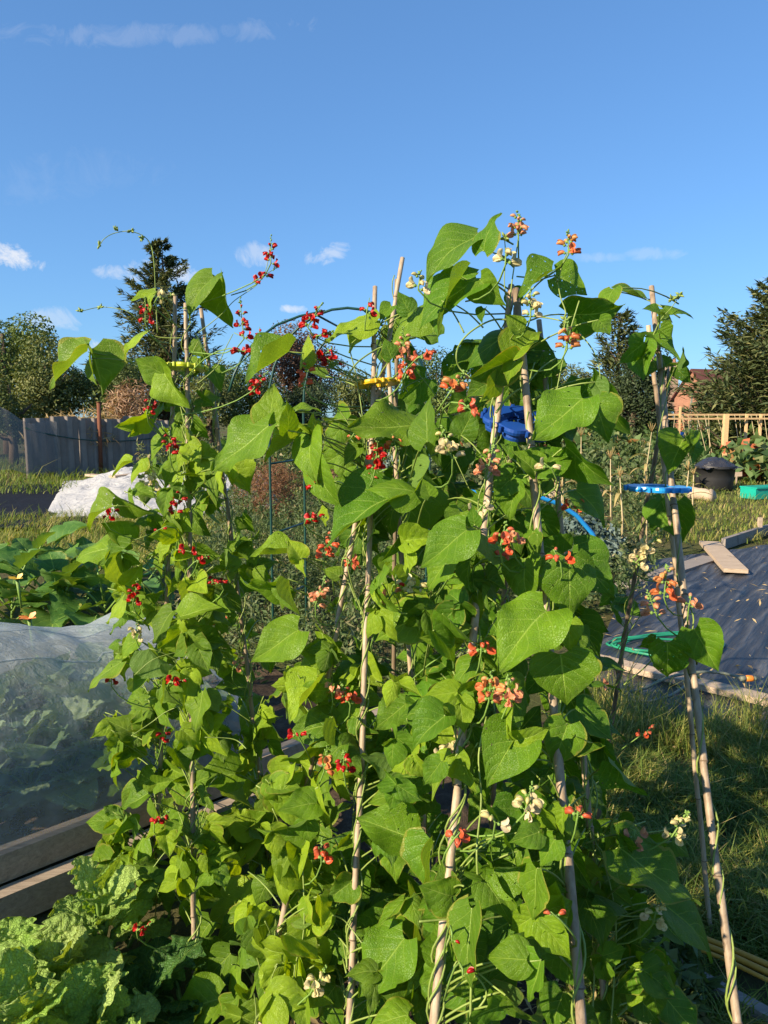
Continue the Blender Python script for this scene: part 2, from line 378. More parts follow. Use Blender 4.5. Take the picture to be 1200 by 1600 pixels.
# ================================================================== runner beans
def leaf_shape(name, rr, fold, droop, cup, wav, twist, matn='leaf', nt=22, ns=15, frill=0, wmax=.46, crinkle=0, kind='bean'):
    mb = MB(); vs, uv, fs = [], [], []
    ph = rr.uniform(0, 6); ph2 = rr.uniform(0, 6); asym = rr.uniform(-.12, .12); tipw = rr.uniform(.8, 1.15)
    sd = rr.uniform(0, 50)
    if kind == 'bean':
        K = [(0, .20), (.04, .31), (.10, .40), (.2, .455), (.3, .46), (.42, .42), (.55, .335), (.68, .235), (.8, .135), (.9, .055), (.96, .022), (1, 0.002)]
    elif kind == 'mustard':
        K = [(0, .05), (.08, .16), (.2, .27), (.35, .38), (.5, .44), (.65, .45), (.8, .40), (.9, .30), (.97, .16), (1, .03)]
    elif kind == 'cabbage':
        K = [(0, .06), (.1, .2), (.25, .38), (.45, .48), (.65, .47), (.82, .37), (.94, .2), (1, .03)]
    else:  # squash
        K = [(0, .30), (.05, .42), (.15, .50), (.3, .53), (.45, .50), (.6, .43), (.75, .33), (.88, .19), (1, .01)]
    def W(t):
        for (a, x), (b, y) in zip(K, K[1:]):
            if t <= b: return lerp(x, y, (t - a) / (b - a))
        return 0
    for i in range(nt):
        t = i / (nt - 1); t = t ** .9
        ang = droop * t * t; # bending along the length
        for j in range(ns):
            s = -1 + 2 * j / (ns - 1); a = abs(s)
            wd = W(t) * wmax / .46 * (1 + asym * (1 if s > 0 else -1)) * (tipw if t > .5 else 1)
            if frill: wd *= 1 + frill * .35 * math.sin(9 * t * 6.28 * .5 + ph + 3 * (s > 0)) * a + frill * .25 * math.sin(31 * t + ph2) * a
            x = s * wd
            back = .15 if kind == 'bean' else (.30 if kind == 'squash' else .05)
            y = t - back * (a ** 1.6) * max(0, 1 - t) ** 4
            z = fold * abs(x) + cup * x * x * 2
            z += wav * a * a * (math.sin(2.2 * math.pi * t * 1.6 + ph + (1.7 if s > 0 else 0)) * .5 + .35 * math.sin(13 * t + ph2 + s))
            z += .02 * math.sin(7 * t + ph) * (1 - a)
            pt = (t - .42 * a) * 6.0
            z -= .0028 * abs(math.cos(math.pi * pt)) * min(1, a * 4) * (1 - a * .4) * -1
            if crinkle:
                q = mnoise.noise(Vector((x * 9 + sd, t * 9, sd))); q2 = mnoise.noise(Vector((x * 21 + sd, t * 21, sd)))
                z += crinkle * (q * 1.0 + abs(q2) * .55) * (.35 + a)
            tw = twist * t
            x2 = x * math.cos(tw) - z * math.sin(tw); z2 = x * math.sin(tw) + z * math.cos(tw)
            yy = y if abs(droop) < 1e-4 else y * (1 - .12 * droop * droop * t * t)
            zz = z2 - .5 * droop * y * y
            vs.append((x2, yy, zz)); uv.append(((s + 1) / 2, t))
    for i in range(nt - 1):
        for j in range(ns - 1):
            q = i * ns + j; fs.append((q, q + 1, q + ns + 1, q + ns))
    mb.add(vs, fs, uv)
    return mb.mesh(name, M[matn])
LV = []
rr = random.Random(3)
for i in range(22):
    LV.append(leaf_shape('leaf', rr, rr.choice([.05, .15, .25, .4, .55, .7]) + rr.uniform(-.05, .1), rr.uniform(.05, .9), rr.uniform(-.5, .35), rr.uniform(.03, .10), rr.uniform(-.35, .35)))
LFOLD = [leaf_shape('leaf', rr, rr.uniform(.7, 1.3), rr.uniform(.1, .6), 0, rr.uniform(.02, .07), rr.uniform(-.4, .4)) for _ in range(5)]

# ================================================================== ground
def at(px, d): p = P(px, 700, d); return Vector((p.x, p.y, 0))
def zt(py, d): return P(600, py, d).z
def grid_sheet(name, corners, nx, ny, zf, mt, kind=None, label=None, cat=None, group=None, thick=0):
    """corners: near-left, near-right, far-right, far-left ground points"""
    mb = MB(); a, b, c, d = [Vector(q) for q in corners]; vs, fs, uv = [], [], []
    for j in range(ny + 1):
        for i in range(nx + 1):
            u, v = i / nx, j / ny; p = (a * (1 - u) + b * u) * (1 - v) + (d * (1 - u) + c * u) * v
            vs.append(Vector((p.x, p.y, zf(u, v, p)))); uv.append((u, v))
    for j in range(ny):
        for i in range(nx): q = j * (nx + 1) + i; fs.append((q, q + 1, q + nx + 2, q + nx + 1))
    mb.add(vs, fs, uv)
    return solo(name, mb, mt, label, cat, group, kind)
def nz3(p, s, o=0): return mnoise.noise(Vector((p.x * s + o, p.y * s, o)))
grid_sheet('ground', [(-160, -40, 0), (160, -40, 0), (160, 300, 0), (-160, 300, 0)], 2, 2, lambda u, v, p: -.02, M['ground'], 'structure')
grid_sheet('soil', [G(330, 1900), G(1250, 1900), G(880, 1130), G(470, 1130)], 60, 60, lambda u, v, p: .01 + .035 * nz3(p, 6) + .02 * nz3(p, 17, 3), M['soil'], 'structure')

def blades(name, poly, n, h, wd, mt, kind='stuff', lean=.5, clump=2.2, tlo=0, thi=1, shade=None, zf=None):
    """upright curved blades over a ground quad"""
    a, b, c, d = [np.array(q, dtype=float)[:2] for q in poly]
    u = NR.random(n)[:, None]; v = NR.random(n)[:, None]
    p = (a * (1 - u) + b * u) * (1 - v) + (d * (1 - u) + c * u) * v
    cl = np.array([mnoise.noise(Vector((x * clump, y * clump, 0))) for x, y in p]); keep = cl > -.45
    p = p[keep]; cl = cl[keep]; n = len(p)
    hh = NR.uniform(h[0], h[1], n) * (1 + .9 * cl)
    hh = np.where(NR.random(n) < .06, hh * 1.9, hh)
    an = NR.uniform(0, 6.283, n); dx = np.stack([np.cos(an), np.sin(an)], 1); sd = np.stack([-np.sin(an), np.cos(an)], 1)
    ln = NR.uniform(.1, lean, n) * hh * 1.6; ww = (wd * NR.uniform(.6, 1.3, n))[:, None]
    z0 = np.zeros(n) if zf is None else np.array([zf(x, y) for x, y in p])
    def row(t, wf): 
        c_ = p + dx * (ln * t ** 2)[:, None]; z = z0 + hh * t * (1 - .25 * t)
        return [np.concatenate([c_ + q * sd * ww * wf / 2, z[:, None]], 1) for q in (-1, 1)]
    r0, r1, r2 = row(0.0, 1), row(.55, .8), row(1.0, .12)
    V = np.stack([*r0, *r1, *r2], 1).reshape(-1, 3); bs = np.arange(n)[:, None] * 6
    Fc = np.concatenate([bs + np.array([0, 1, 3, 2]), bs + np.array([2, 3, 5, 4])], 1).reshape(-1, 4)
    t = np.clip(NR.normal(.45, .26, n) + .2 * cl, 0, 1) * (thi - tlo) + tlo
    return tag(obj(name, qmesh(name, V, Fc, np.repeat(t, 2), mt)), kind=kind)
g0 = [G(880, 1640), G(1420, 1640), G(1330, 1165), G(900, 1105)]
blades('grass', g0, 34000, (.05, .12), .0045, M['grass'], lean=.9, clump=2.5)
blades('grass', [G(905, 1160), G(1420, 1250), G(1400, 1150), G(900, 1085)], 2600, (.10, .24), .004, M['grass'], lean=.7, tlo=.3)
blades('grass', [G(-120, 880), G(420, 900), G(420, 800), G(-200, 812)], 16000, (.06, .16), .009, M['grass'], lean=.8, tlo=.25, thi=1)
blades('grass', [G(1020, 850), G(1420, 850), G(1500, 745), G(1020, 745)], 11000, (.05, .13), .012, M['grass'], lean=.8, tlo=.3, thi=1)
blades('grass', [G(-300, 775), G(500, 775), G(500, 722), G(-400, 722)], 9000, (.12, .3), .02, M['grass'], lean=.8, tlo=.1, thi=.8)

# ------------------------------------------------------------------ plants made of many leaves
def clumps(blobs, n, size, mt_name, shellp=.55, tjit=.22, tclump=.5, bend=.25, wr=.55, updir=.35):
    B = np.array(blobs, dtype=float); wts = (B[:, 3] * B[:, 4] + B[:, 3] * B[:, 5]) ; wts /= wts.sum()
    idx = NR.choice(len(B), n, p=wts); d = unit(NR.normal(size=(n, 3)))
    rad = 1 - (1 - shellp) * NR.random(n) ** 1.6 + NR.normal(0, .07, n)
    pts = B[idx, :3] + d * B[idx, 3:6] * rad[:, None]
    nn = np.array([mnoise.noise(Vector(tuple(q * 1.6 / max(.2, B[i, 3])))) for q, i in zip(pts, idx)])
    keep = (nn > -.28 + .1 * NR.normal(size=n)) & (pts[:, 2] > .01)
    pts, d, idx, nn = pts[keep], d[keep], idx[keep], nn[keep]; n = len(pts)
    nr = unit(d * .7 + NR.normal(size=(n, 3)) * .6 + np.array([0, 0, updir]))
    V, Fc = cards(pts, nr, size * NR.uniform(.6, 1.4, n), size * wr * NR.uniform(.7, 1.3, n), bend)
    bt = NR.random(len(B))
    t = np.clip(.5 + tclump * (bt[idx] - .5) + NR.normal(0, tjit, n), 0, 1)
    return V, Fc, np.repeat(t, 2)
def blob_set(c, rx, ry, rz, n, f=.45, seed=0):
    r_ = random.Random(seed); out = []
    for i in range(n):
        while True:
            x, y, z = (r_.uniform(-1, 1) for _ in range(3))
            if x * x + y * y + z * z < 1: break
        s_ = r_.uniform(.6, 1.25) * f
        out.append((c[0] + x * rx * (1 - f * .6), c[1] + y * ry * (1 - f * .6), c[2] + z * rz * (1 - f * .6), rx * s_, ry * s_, rz * s_))
    return out
def plant_part(name, blobs, n, size, mt, root, **kw):
    V, Fc, t = clumps(blobs, n, size, mt, **kw); V = V - np.array(root.location)
    return obj(name, qmesh(name, V, Fc, t, M[mt]), root)
def limb_tree(root, h, r, crown_c, spread, nl, seed):
    r_ = random.Random(seed); mb = MB(); b = Vector(root.location)
    top = Vector((crown_c[0], crown_c[1], crown_c[2]))
    pts = [b + (top - b) * t + Vector((r_.uniform(-.1, .1), r_.uniform(-.1, .1), 0)) * h * .12 * (0 < t < 1) for t in (0, .25, .5, .75, 1)]
    pts[0].z = -.1
    mb.tube(pts, [r * 1.25, r, r * .8, r * .55, r * .3], 9)
    for i in range(nl):
        t = r_.uniform(.25, .8); p = pts[int(t * 4)].lerp(pts[int(t * 4) + 1], t * 4 % 1); an = r_.uniform(0, 6.28)
        e = p + Vector((math.cos(an) * spread, math.sin(an) * spread, r_.uniform(.3, .8) * spread)) * r_.uniform(.5, .95)
        m_ = p.lerp(e, .5) + Vector((0, 0, -.1 * spread))
        mb.tube([p, m_, e], [r * .45, r * .3, r * .1], 6)
    part('trunk', mb, M['bark'], root)
def broad_tree(name, px, d, top_py, wpx, mt, lab, cat='tree', n=6000, size=.16, seed=0, low=.22, nb=16, group='trees and shrubs behind the plots', tclump=.6):
    b = at(px, d); H = zt(top_py, d); wd = wpx / F * d; root = tag(empty(name, b), lab, cat, group)
    zc = H * (low + 1) / 2; rz = H * (1 - low) / 2; c = (b.x, b.y, zc)
    limb_tree(root, H, .035 * H ** .9 + .03, (b.x, b.y, H * .8), wd * .42, 9, seed)
    plant_part('crown', blob_set(c, wd / 2, wd / 2, rz, nb, .42, seed), int(n * 1.9), size * .68, mt, root, tclump=tclump)
    return root
def conifer(name, px, d, top_py, wpx, mt, lab, seed=0, tiers=34, lean=.45, n_sp=26, ragged=.35, base=.06, size=.42, prof=.75):
    b = at(px, d); H = zt(top_py, d); wd = wpx / F * d / 2; root = tag(empty(name, b), lab, 'tree', 'trees and shrubs behind the plots')
    r_ = random.Random(seed); mb = MB(); mb.tube([b + Vector((0, 0, -.1)), b + Vector((0, 0, H * .5)), b + Vector((.05, 0, H * .99))], [.028 * H, .018 * H, .004], 9)
    pts, ax, nr = [], [], []
    br = MB(); br.v = mb.v; br.f = mb.f; br.uv = mb.uv; br.mi = mb.mi; br.tint = mb.tint; br.sm = mb.sm
    for i in range(tiers):
        t = base + (1 - base) * (i + r_.random()) / tiers; nb = int(8 - 4 * t)
        for q in range(nb):
            an = r_.uniform(0, 6.283); ln = wd * (1 - t) ** prof * r_.uniform(1 - ragged, 1 + ragged * .5) + .05 * wd
            dv = Vector((math.cos(an), math.sin(an), lean * r_.uniform(.5, 1.4))).normalized(); o = b + Vector((0, 0, H * t - lean * ln * .3))
            tip = o + dv * ln + Vector((0, 0, .08 * ln)); br.tube([o, o.lerp(tip, .5) - Vector((0, 0, .03 * ln)), tip], [.010 * ln + .01, .008 * ln + .005, .003], 4, False)
            for k_ in range(n_sp):
                s_ = r_.uniform(.2, 1.0) ** .7; p = o.lerp(tip, s_)
                sp = .22 * ln * (1.15 - s_)
                p = p + Vector((r_.gauss(0, 1), r_.gauss(0, 1), r_.gauss(0, .5))) * sp * .6
                a_ = (dv + Vector((r_.gauss(0, .5), r_.gauss(0, .5), r_.gauss(.15, .35)))).normalized()
                pts.append(p); ax.append(a_); nr.append(Vector((r_.gauss(0, .6), r_.gauss(0, .6), 1)).normalized())
    part('trunk', br, M['bark'], root)
    pts = np.array(pts); n = len(pts); sc = np.where(pts[:, 2] > H * .8, .7, 1.0)
    V, Fc = cards(pts, np.array(nr), size * NR.uniform(.5, 1.3, n) * sc, size * .22 * NR.uniform(.6, 1.3, n), .2, np.array(ax))
    t = np.clip(NR.normal(.45, .25, n), 0, 1)
    obj('crown', qmesh('crown', V - np.array(b), Fc, np.repeat(t, 2), M[mt]), root)

# left trees
broad_tree('broadleaf_tree', 15, 30, 478, 210, 'broad', 'dark rounded tree at the left edge, tallest of the left trees', n=9000, size=.22, seed=1)
broad_tree('broadleaf_tree', 78, 24, 528, 150, 'olive', 'olive green apple tree behind the left end of the corrugated fence', n=8000, size=.15, seed=2, low=.3)
broad_tree('broadleaf_tree', 165, 29, 548, 120, 'broad', 'bushy green tree between the olive apple tree and the dark conifer', n=7000, size=.18, seed=3)
broad_tree('shrub', 205, 25, 572, 90, 'olive', 'pale olive shrub just left of the brown dry brush', n=5000, size=.13, seed=4, low=.15, cat='shrub')
broad_tree('shrub', 20, 22, 570, 100, 'olive', 'light olive shrub at the left edge below the tallest tree', n=5000, size=.13, seed=14, low=.1, cat='shrub')
conifer('conifer_tree', 264, 36, 388, 250, 'conifer', 'dark ragged conifer rising behind the leftmost bean plants', 5, 44, .5, 80, .8, .12, .36, .8)
broad_tree('shrub', 330, 30, 572, 110, 'olive', 'grey green shrub behind the gap between left beans and arch', n=6000, size=.15, seed=6, low=.08, cat='shrub')
broad_tree('shrub', 395, 32, 545, 100, 'broad', 'green shrub seen under the arch, below the copper tree', n=6000, size=.16, seed=7, low=.08, cat='shrub')
broad_tree('copper_tree', 468, 42, 506, 150, 'copper', 'copper leaved tree seen through the top of the green arch', n=8000, size=.22, seed=8, low=.3)
broad_tree('shrub', 480, 34, 572, 120, 'dark', 'dark green shrub beneath the copper tree', n=6000, size=.17, seed=9, low=.06, cat='shrub')
broad_tree('broadleaf_tree', 560, 40, 560, 130, 'olive', 'olive tree behind the yellow plastic ring', n=6000, size=.2, seed=10, low=.1)
broad_tree('broadleaf_tree', 690, 44, 545, 170, 'broad', 'distant green tree behind the middle of the beans', n=7000, size=.24, seed=11, low=.1)
broad_tree('broadleaf_tree', 860, 42, 540, 170, 'olive', 'olive green tree right of the tallest bean leaves', n=7000, size=.22, seed=12, low=.1)
conifer('conifer_tree', 960, 40, 494, 130, 'conifer', 'group of thin upright conifer tops behind the right of the beans', 13, 30, .9, 22, .5, .1, .5, .45)
broad_tree('broadleaf_tree', 985, 36, 545, 150, 'dark', 'dark tree mass left of the brick house', n=9000, size=.2, seed=15, low=.05)
conifer('conifer_tree', 1022, 37, 560, 60, 'dark', 'small dark yew shape against the house chimney', 16, 24, .5, 20, .3, .05, .4, .5)
conifer('conifer_tree', 1222, 24, 445, 350, 'conifer', 'large feathery conifer at the right edge', 17, 56, .7, 100, .42, .02, .34, .55)
broad_tree('shrub', 1112, 31, 590, 84, 'broad', 'green hedge shrub in front of the brick house', n=6000, size=.14, seed=18, low=.02, cat='shrub')
broad_tree('shrub', 1165, 29, 618, 90, 'broad', 'leafy shrub at the foot of the large right conifer', n=5000, size=.14, seed=19, low=.02, cat='shrub')
broad_tree('shrub', -70, 27, 520, 160, 'broad', 'green shrub continuing past the left edge', n=5000, size=.18, seed=20, low=.05, cat='shrub')
broad_tree('shrub', 1320, 30, 560, 160, 'broad', 'green shrub continuing past the right edge', n=4000, size=.18, seed=21, low=.05, cat='shrub')
broad_tree('shrub', 620, 36, 600, 130, 'dark', 'dark shrub low behind the bare centre cane', n=5000, size=.17, seed=22, low=.02, cat='shrub')
broad_tree('shrub', 760, 38, 590, 140, 'dark', 'dark shrub low behind the blue ring', n=5000, size=.17, seed=23, low=.02, cat='shrub')
# brown dry brush behind the fence
b = at(212, 23); r_ = tag(empty('dry_brush', b), 'brown heap of dry brush behind the fence', 'brush heap')
plant_part('twigs', blob_set((b.x, b.y, 1.3), 1.2, .7, 1.3, 12, .45, 4), 5500, .20, 'pink', r_, wr=.16)
b = at(120, 20); r_ = tag(empty('compost_heap', b), 'straw covered compost heap showing over the fence top', 'heap')
plant_part('straw', blob_set((b.x, b.y, .95), 1.4, .6, .72, 9, .5, 6), 4000, .25, 'straw', r_, wr=.1)

# ------------------------------------------------------------------ house
d = 58; c = at(1085, d); zr = zt(578, d); ze = zt(622, d); x0 = at(1050, d).x; xa = at(1074, d).x; xr = at(1200, d).x; y0 = c.y
root = tag(empty('brick_house', Vector((x0, y0, 0))), 'brick house with red tiled roof beyond the plots', 'house')
mb = MB(); gw = 2 * (xa - x0)
A = [Vector((x0, y0, 0)), Vector((x0 + gw * .9, y0 - 1.4, 0))]; ap = (A[0] + A[1]) / 2
dv = Vector((.93, .38, 0)); Lh = 9
q = [A[0], A[1], A[1] + Vector((0, 0, ze)), ap + Vector((0, 0, zr - .1)), A[0] + Vector((0, 0, ze))]
mb.add(q, [(0, 1, 2, 3, 4)], [(p.x, p.z) for p in q])
q = [A[1], A[1] + dv * Lh, A[1] + dv * Lh + Vector((0, 0, ze)), A[1] + Vector((0, 0, ze))]
mb.add(q, [(0, 1, 2, 3)], [(p.x, p.z) for p in q])
q2 = [A[0], A[0] + dv * Lh, A[0] + dv * Lh + Vector((0, 0, ze)), A[0] + Vector((0, 0, ze))]
mb.add(q2, [(3, 2, 1, 0)], [(p.x, p.z) for p in q2])
part('wall', mb, M['brick'], root, False)
mb = MB(); ov = Vector((0, 0, .06)); r0, r1 = ap + Vector((0, 0, zr)) - dv * .3, ap + dv * Lh + Vector((0, 0, zr))
for e in (A[1], A[0]):
    out = (e - ap) * 1.12; ea = ap + out + Vector((0, 0, ze - .2)) - dv * .3; eb = ea + dv * (Lh + .3)
    mb.add([ea, eb, r1, r0, ea - ov * 2, eb - ov * 2, r1 - ov * 2, r0 - ov * 2], [(0, 1, 2, 3), (7, 6, 5, 4), (0, 4, 5, 1), (3, 2, 6, 7), (0, 3, 7, 4)], [(0, 0), (6, 0), (6, 4), (0, 4)] * 2)
rf = part('roof', mb, M['roof'], root, False)
mb = MB(); cx = at(1050, d).x
mb.beam((cx, y0 + 1, ze - 1), (cx, y0 + 1, zt(568, d)), .95, .75, Vector((0, 1, 0))); mb.beam((cx, y0 + 1, zt(568, d)), (cx, y0 + 1, zt(566, d)), 1.15, .9, Vector((0, 1, 0)))
for s_ in (-.22, .22): mb.tube([(cx + s_, y0 + 1, zt(566, d)), (cx + s_, y0 + 1, zt(560, d))], .12, 8)
ch = part('chimney', mb, M['brick'], root, False)

# ------------------------------------------------------------------ corrugated fence on the left
fa, fb = G(42, 747), G(262, 735); fa.z = fb.z = 0; fb = fa + (fb - fa) * 1.0
dv = (fb - fa).normalized(); Lf = (fb - fa).length; hf = zt(653, (fa.y)) 
root = tag(empty('corrugated_fence', fa), 'grey corrugated fence draped with netting at the left', 'fence')
nrm = Vector((dv.y, -dv.x, 0)); npan = 6
for i in range(npan):
    mb = MB(); s0, s1 = Lf * i / npan, Lf * (i + 1) / npan + .06; n = 40; vs, fs = [], []; hh = hf * R.uniform(.94, 1.03); off = .012 * (i % 2)
    for j in range(n + 1):
        s_ = lerp(s0, s1, j / n); w_ = .045 * math.tanh(3.5 * math.sin(2 * math.pi * s_ / .34)); p = fa + dv * s_ + nrm * (w_ + off)
        for z in (0, hh * .5, hh): vs.append(p + Vector((0, 0, z)) + nrm * .02 * math.sin(z * 3 + i))
    for j in range(n):
        for k_ in (0, 1): fs.append((j * 3 + k_, j * 3 + 3 + k_, j * 3 + 4 + k_, j * 3 + 1 + k_))
    mb.add(vs, fs); part('sheet_panel', mb, M['corr'], root)
for s_ in (.02, .5, .98):
    mb = MB(); p = fa + dv * Lf * s_ - nrm * .12; mb.tube([p + Vector((0, 0, -.1)), p + Vector((0, 0, hf * .96))], .05, 8); part('post', mb, M['bark'], root)
mb = MB(); vs, fs = [], []
for i in range(15):
    for j in range(9):
        u, v = i / 14, j / 8; s_ = -.75 + u * 1.5; zt_ = hf * (1.22 - .30 * min(1, u * 1.6)); p = fa + dv * s_ + nrm * (.10 + .35 * (1 - v) * (1 - u) + .04 * math.sin(u * 17 + v * 3))
        p.z = zt_ * v + .05 * math.sin(u * 9) + (1 - v) * (.25 - .2 * u); vs.append(p)
for i in range(14):
    for j in range(8): fs.append((i * 9 + j, i * 9 + 9 + j, i * 9 + 10 + j, i * 9 + 1 + j))
mb.add(vs, fs); part('netting', mb, M['greynet'], root)
mb = MB(); mb.tube([fa + dv * Lf * t + nrm * .1 + Vector((0, 0, hf * (.84 - .26 * math.sin(math.pi * min(1, t * .8)) ** .8))) for t in [i / 14 for i in range(15)]], .014, 5); part('wire', mb, M['tube'], root)
p = at(156, 19.5); mb = MB(); mb.tube([p, p + Vector((.03, 0, zt(629, 19.5)))], .055, 8); mb.tube([p + Vector((.03, 0, zt(629, 19.5))), p + Vector((.03, 0, zt(628, 19.5)))], .075, 8)
solo('rusty_post', mb, M['rust'], 'rusty iron post sticking up behind the fence', 'post')

# black plastic sheet, white fleece, planks on the left
grid_sheet('plastic_sheet', [G(-260, 838), G(118, 826), G(190, 760), G(-200, 758)], 70, 50, lambda u, v, p: .02 + .03 * abs(nz3(p, 1.2)) + .05 * max(0, nz3(Vector((p.x * .3, p.y * 2, 0)), 1.1, 5)), M['plastic'], None, 'black plastic sheet on the ground beside the white fleece', 'ground sheet')
fl = [G(66, 812), G(440, 806), G(440, 752), G(100, 752)]
def fz(u, v, p):
    e = min(1, u * 5) * min(1, (1 - u) * 6) * min(1, v * 3.2) * min(1, (1 - v) * 3)
    e = max(0, e) ** .55
    return .012 + e * (.16 + .30 * sstep(.0, .4, u) + .10 * nz3(p, .9)) + e * .07 * nz3(p, 3.1, 4) + .025 * e * nz3(p, 9, 2)
grid_sheet('garden_fleece', fl, 110, 70, fz, M['fleece'], None, 'crumpled white fleece cover lying over a bed at the left', 'fleece')
for (a, b, z) in [((138, 742), (210, 748), .30), ((175, 745), (262, 736), .42), ((225, 733), (430, 737), .38)]:
    mb = MB(); p, q = G(*a, z), G(*b, z); mb.beam(p, q, .16, .045)
    solo('plank', mb, M['board'], {138: 'short pale plank on top of the fleece at its left end', 175: 'pale plank crossing behind the fleece, nearest the fence', 225: 'long thin plank running along the back of the fleece'}[a[0]], 'plank', 'planks by the fleece')

# ------------------------------------------------------------------ green tube arch
root = tag(empty('garden_arch', G(424, 880)), 'green tubular garden arch behind the centre beans', 'garden arch')
dN, dF = 4.1, 4.55
def arch_side(d, x0p, x1p, top_p, footz=0):
    a = P(x0p, 640, d); b = P(x1p, 640, d); zt_ = P(520, top_p, d).z; pts = [Vector((a.x, a.y, 0)), Vector((a.x, a.y, .6)), Vector((a.x, a.y, a.z - .1))]
    for i in range(17):
        an = math.pi * (1 - i / 16); x = (a.x + b.x) / 2 + (b.x - a.x) / 2 * math.cos(an); z = a.z + (zt_ - a.z) * math.sin(an) ** .9; pts.append(Vector((x, a.y, z)))
    return pts + [Vector((b.x, b.y, b.z - .1)), Vector((b.x, b.y, .6)), Vector((b.x, b.y, 0))]
s1 = arch_side(dN, 420, 668, 484); s2 = arch_side(dF, 474, 672, 506)
for s_ in (s1, s2): mb = MB(); mb.tube(s_, .0072, 8); part('hoop', mb, M['tube'], root)
for z in (.52, .92, 1.32, 1.62):
    for i0 in (0, 1):
        a, b = s1[0 if i0 == 0 else -1].copy(), s2[0 if i0 == 0 else -1].copy(); a.z = b.z = z; mb = MB(); mb.tube([a, b], .006, 7); part('rung', mb, M['tube'], root)
for i in (6, 9, 12, 15): mb = MB(); mb.tube([s1[i], s2[i]], .006, 7); part('rung', mb, M['tube'], root)
# left loop of the arch, bent down
mb = MB(); mb.tube([P(358, 612, 4.0), P(366, 585, 4.0), P(380, 556, 4.0), P(402, 530, 4.05), P(432, 508, 4.08), P(468, 494, 4.1), P(508, 486, 4.1)], .0072, 8); part('bent_tube', mb, M['tube'], root)
# blue water pipe hoop further back
mb = MB(); dpt = 3.2
q = [(700, 900), (706, 830), (712, 780), (722, 765), (745, 770), (790, 772), (840, 776), (872, 787), (900, 805), (925, 833), (942, 870), (950, 930)]
mb.tube([P(x, y, dpt + .25 * i / 11) for i, (x, y) in enumerate(q)], .0105, 8)
solo('water_pipe', mb, M['bright_blue'], 'blue water pipe bent into a hoop behind the right hand beans', 'pipe')

# ------------------------------------------------------------------ raised bed under insect mesh
bA, bB = G(-420, 1640), G(372, 1292); bA.z = bB.z = 0
dv = (bB - bA).normalized(); nr = Vector((dv.y, -dv.x, 0)); bB = bB + dv * .9
for (o, z0, z1, lab) in [(0.0, 0, .105, 'lower front board of the raised bed under the mesh'), (-.07, .11, .205, 'upper front board of the raised bed, set back above the lower one')]:
    L = (bB - bA).length; nseg = 2
    for i in range(nseg):
        mb = MB(); f0 = 0 if i == 0 else .685 + (.05 if o else -.1); f1 = f0 if False else (.68 + (.05 if o else -.1) if i == 0 else 1)
        mb.beam(bA + (bB - bA) * f0 - nr * (.03 - o) + Vector((0, 0, (z0 + z1) / 2)), bA + (bB - bA) * f1 - nr * (.03 - o) + Vector((0, 0, (z0 + z1) / 2)), .06, z1 - z0)
        solo('bed_board', mb, M['slate'], lab.replace('front board', ('near' if i == 0 else 'far') + ' front board'), 'board', 'boards of the raised bed')
# back of bed soil
c0, c1 = bA - nr * .12, bB - nr * .12
grid_sheet('soil', [c0, c1, c1 - nr * 1.15, c0 - nr * 1.15], 60, 26, lambda u, v, p: .15 + .03 * nz3(p, 6), M['soil'], 'structure')
Lt = (bB - bA).length
mb = MB(); vs, fs = [], []; nu, nv = 90, 36
for i in range(nu + 1):
    u = i / nu; p = bA + dv * (Lt * (-.10 + .80 * u))
    rib = abs(math.sin(u * math.pi * 4)); sag = .035 * rib
    t_ = -.10 + .80 * u; H_ = float(np.interp(t_, [-.1, .2, .3, .4, .48, .55, .60, .64, .70], [.66, .66, .63, .58, .515, .515, .56, .55, .42])); H_ *= 1 - .35 * sstep(.93, 1, u)
    for j in range(nv + 1):
        an = math.pi * j / nv; off = -.10 - .55 * (1 - math.cos(an)); z = .19 + H_ * math.sin(an) ** .75
        q = p + nr * off; q.z = z + .006 * mnoise.noise(Vector((u * 30, an * 3, 1))) * math.sin(an) + .008 * math.sin(an * 9 + u * 40) * math.sin(an)
        vs.append(q)
for i in range(nu):
    for j in range(nv): fs.append((i * (nv + 1) + j, (i + 1) * (nv + 1) + j, (i + 1) * (nv + 1) + j + 1, i * (nv + 1) + j + 1))
mb.add(vs, fs)
net = solo('insect_mesh_cover', mb, M['net'], 'pale blue insect mesh stretched over the cabbage bed at the left', 'mesh cover')
for fr_ in (.30, .43):  # thin tubes added for the white fold lines of the mesh
    mb = MB(); mb.tube([Vector(vs[i * (nv + 1) + int(nv * fr_ + 3 * i / nu)]) for i in range(0, int(nu * .9), 2)], .0035, 5); sm_ = part('fold_line', mb, M['net'], net)
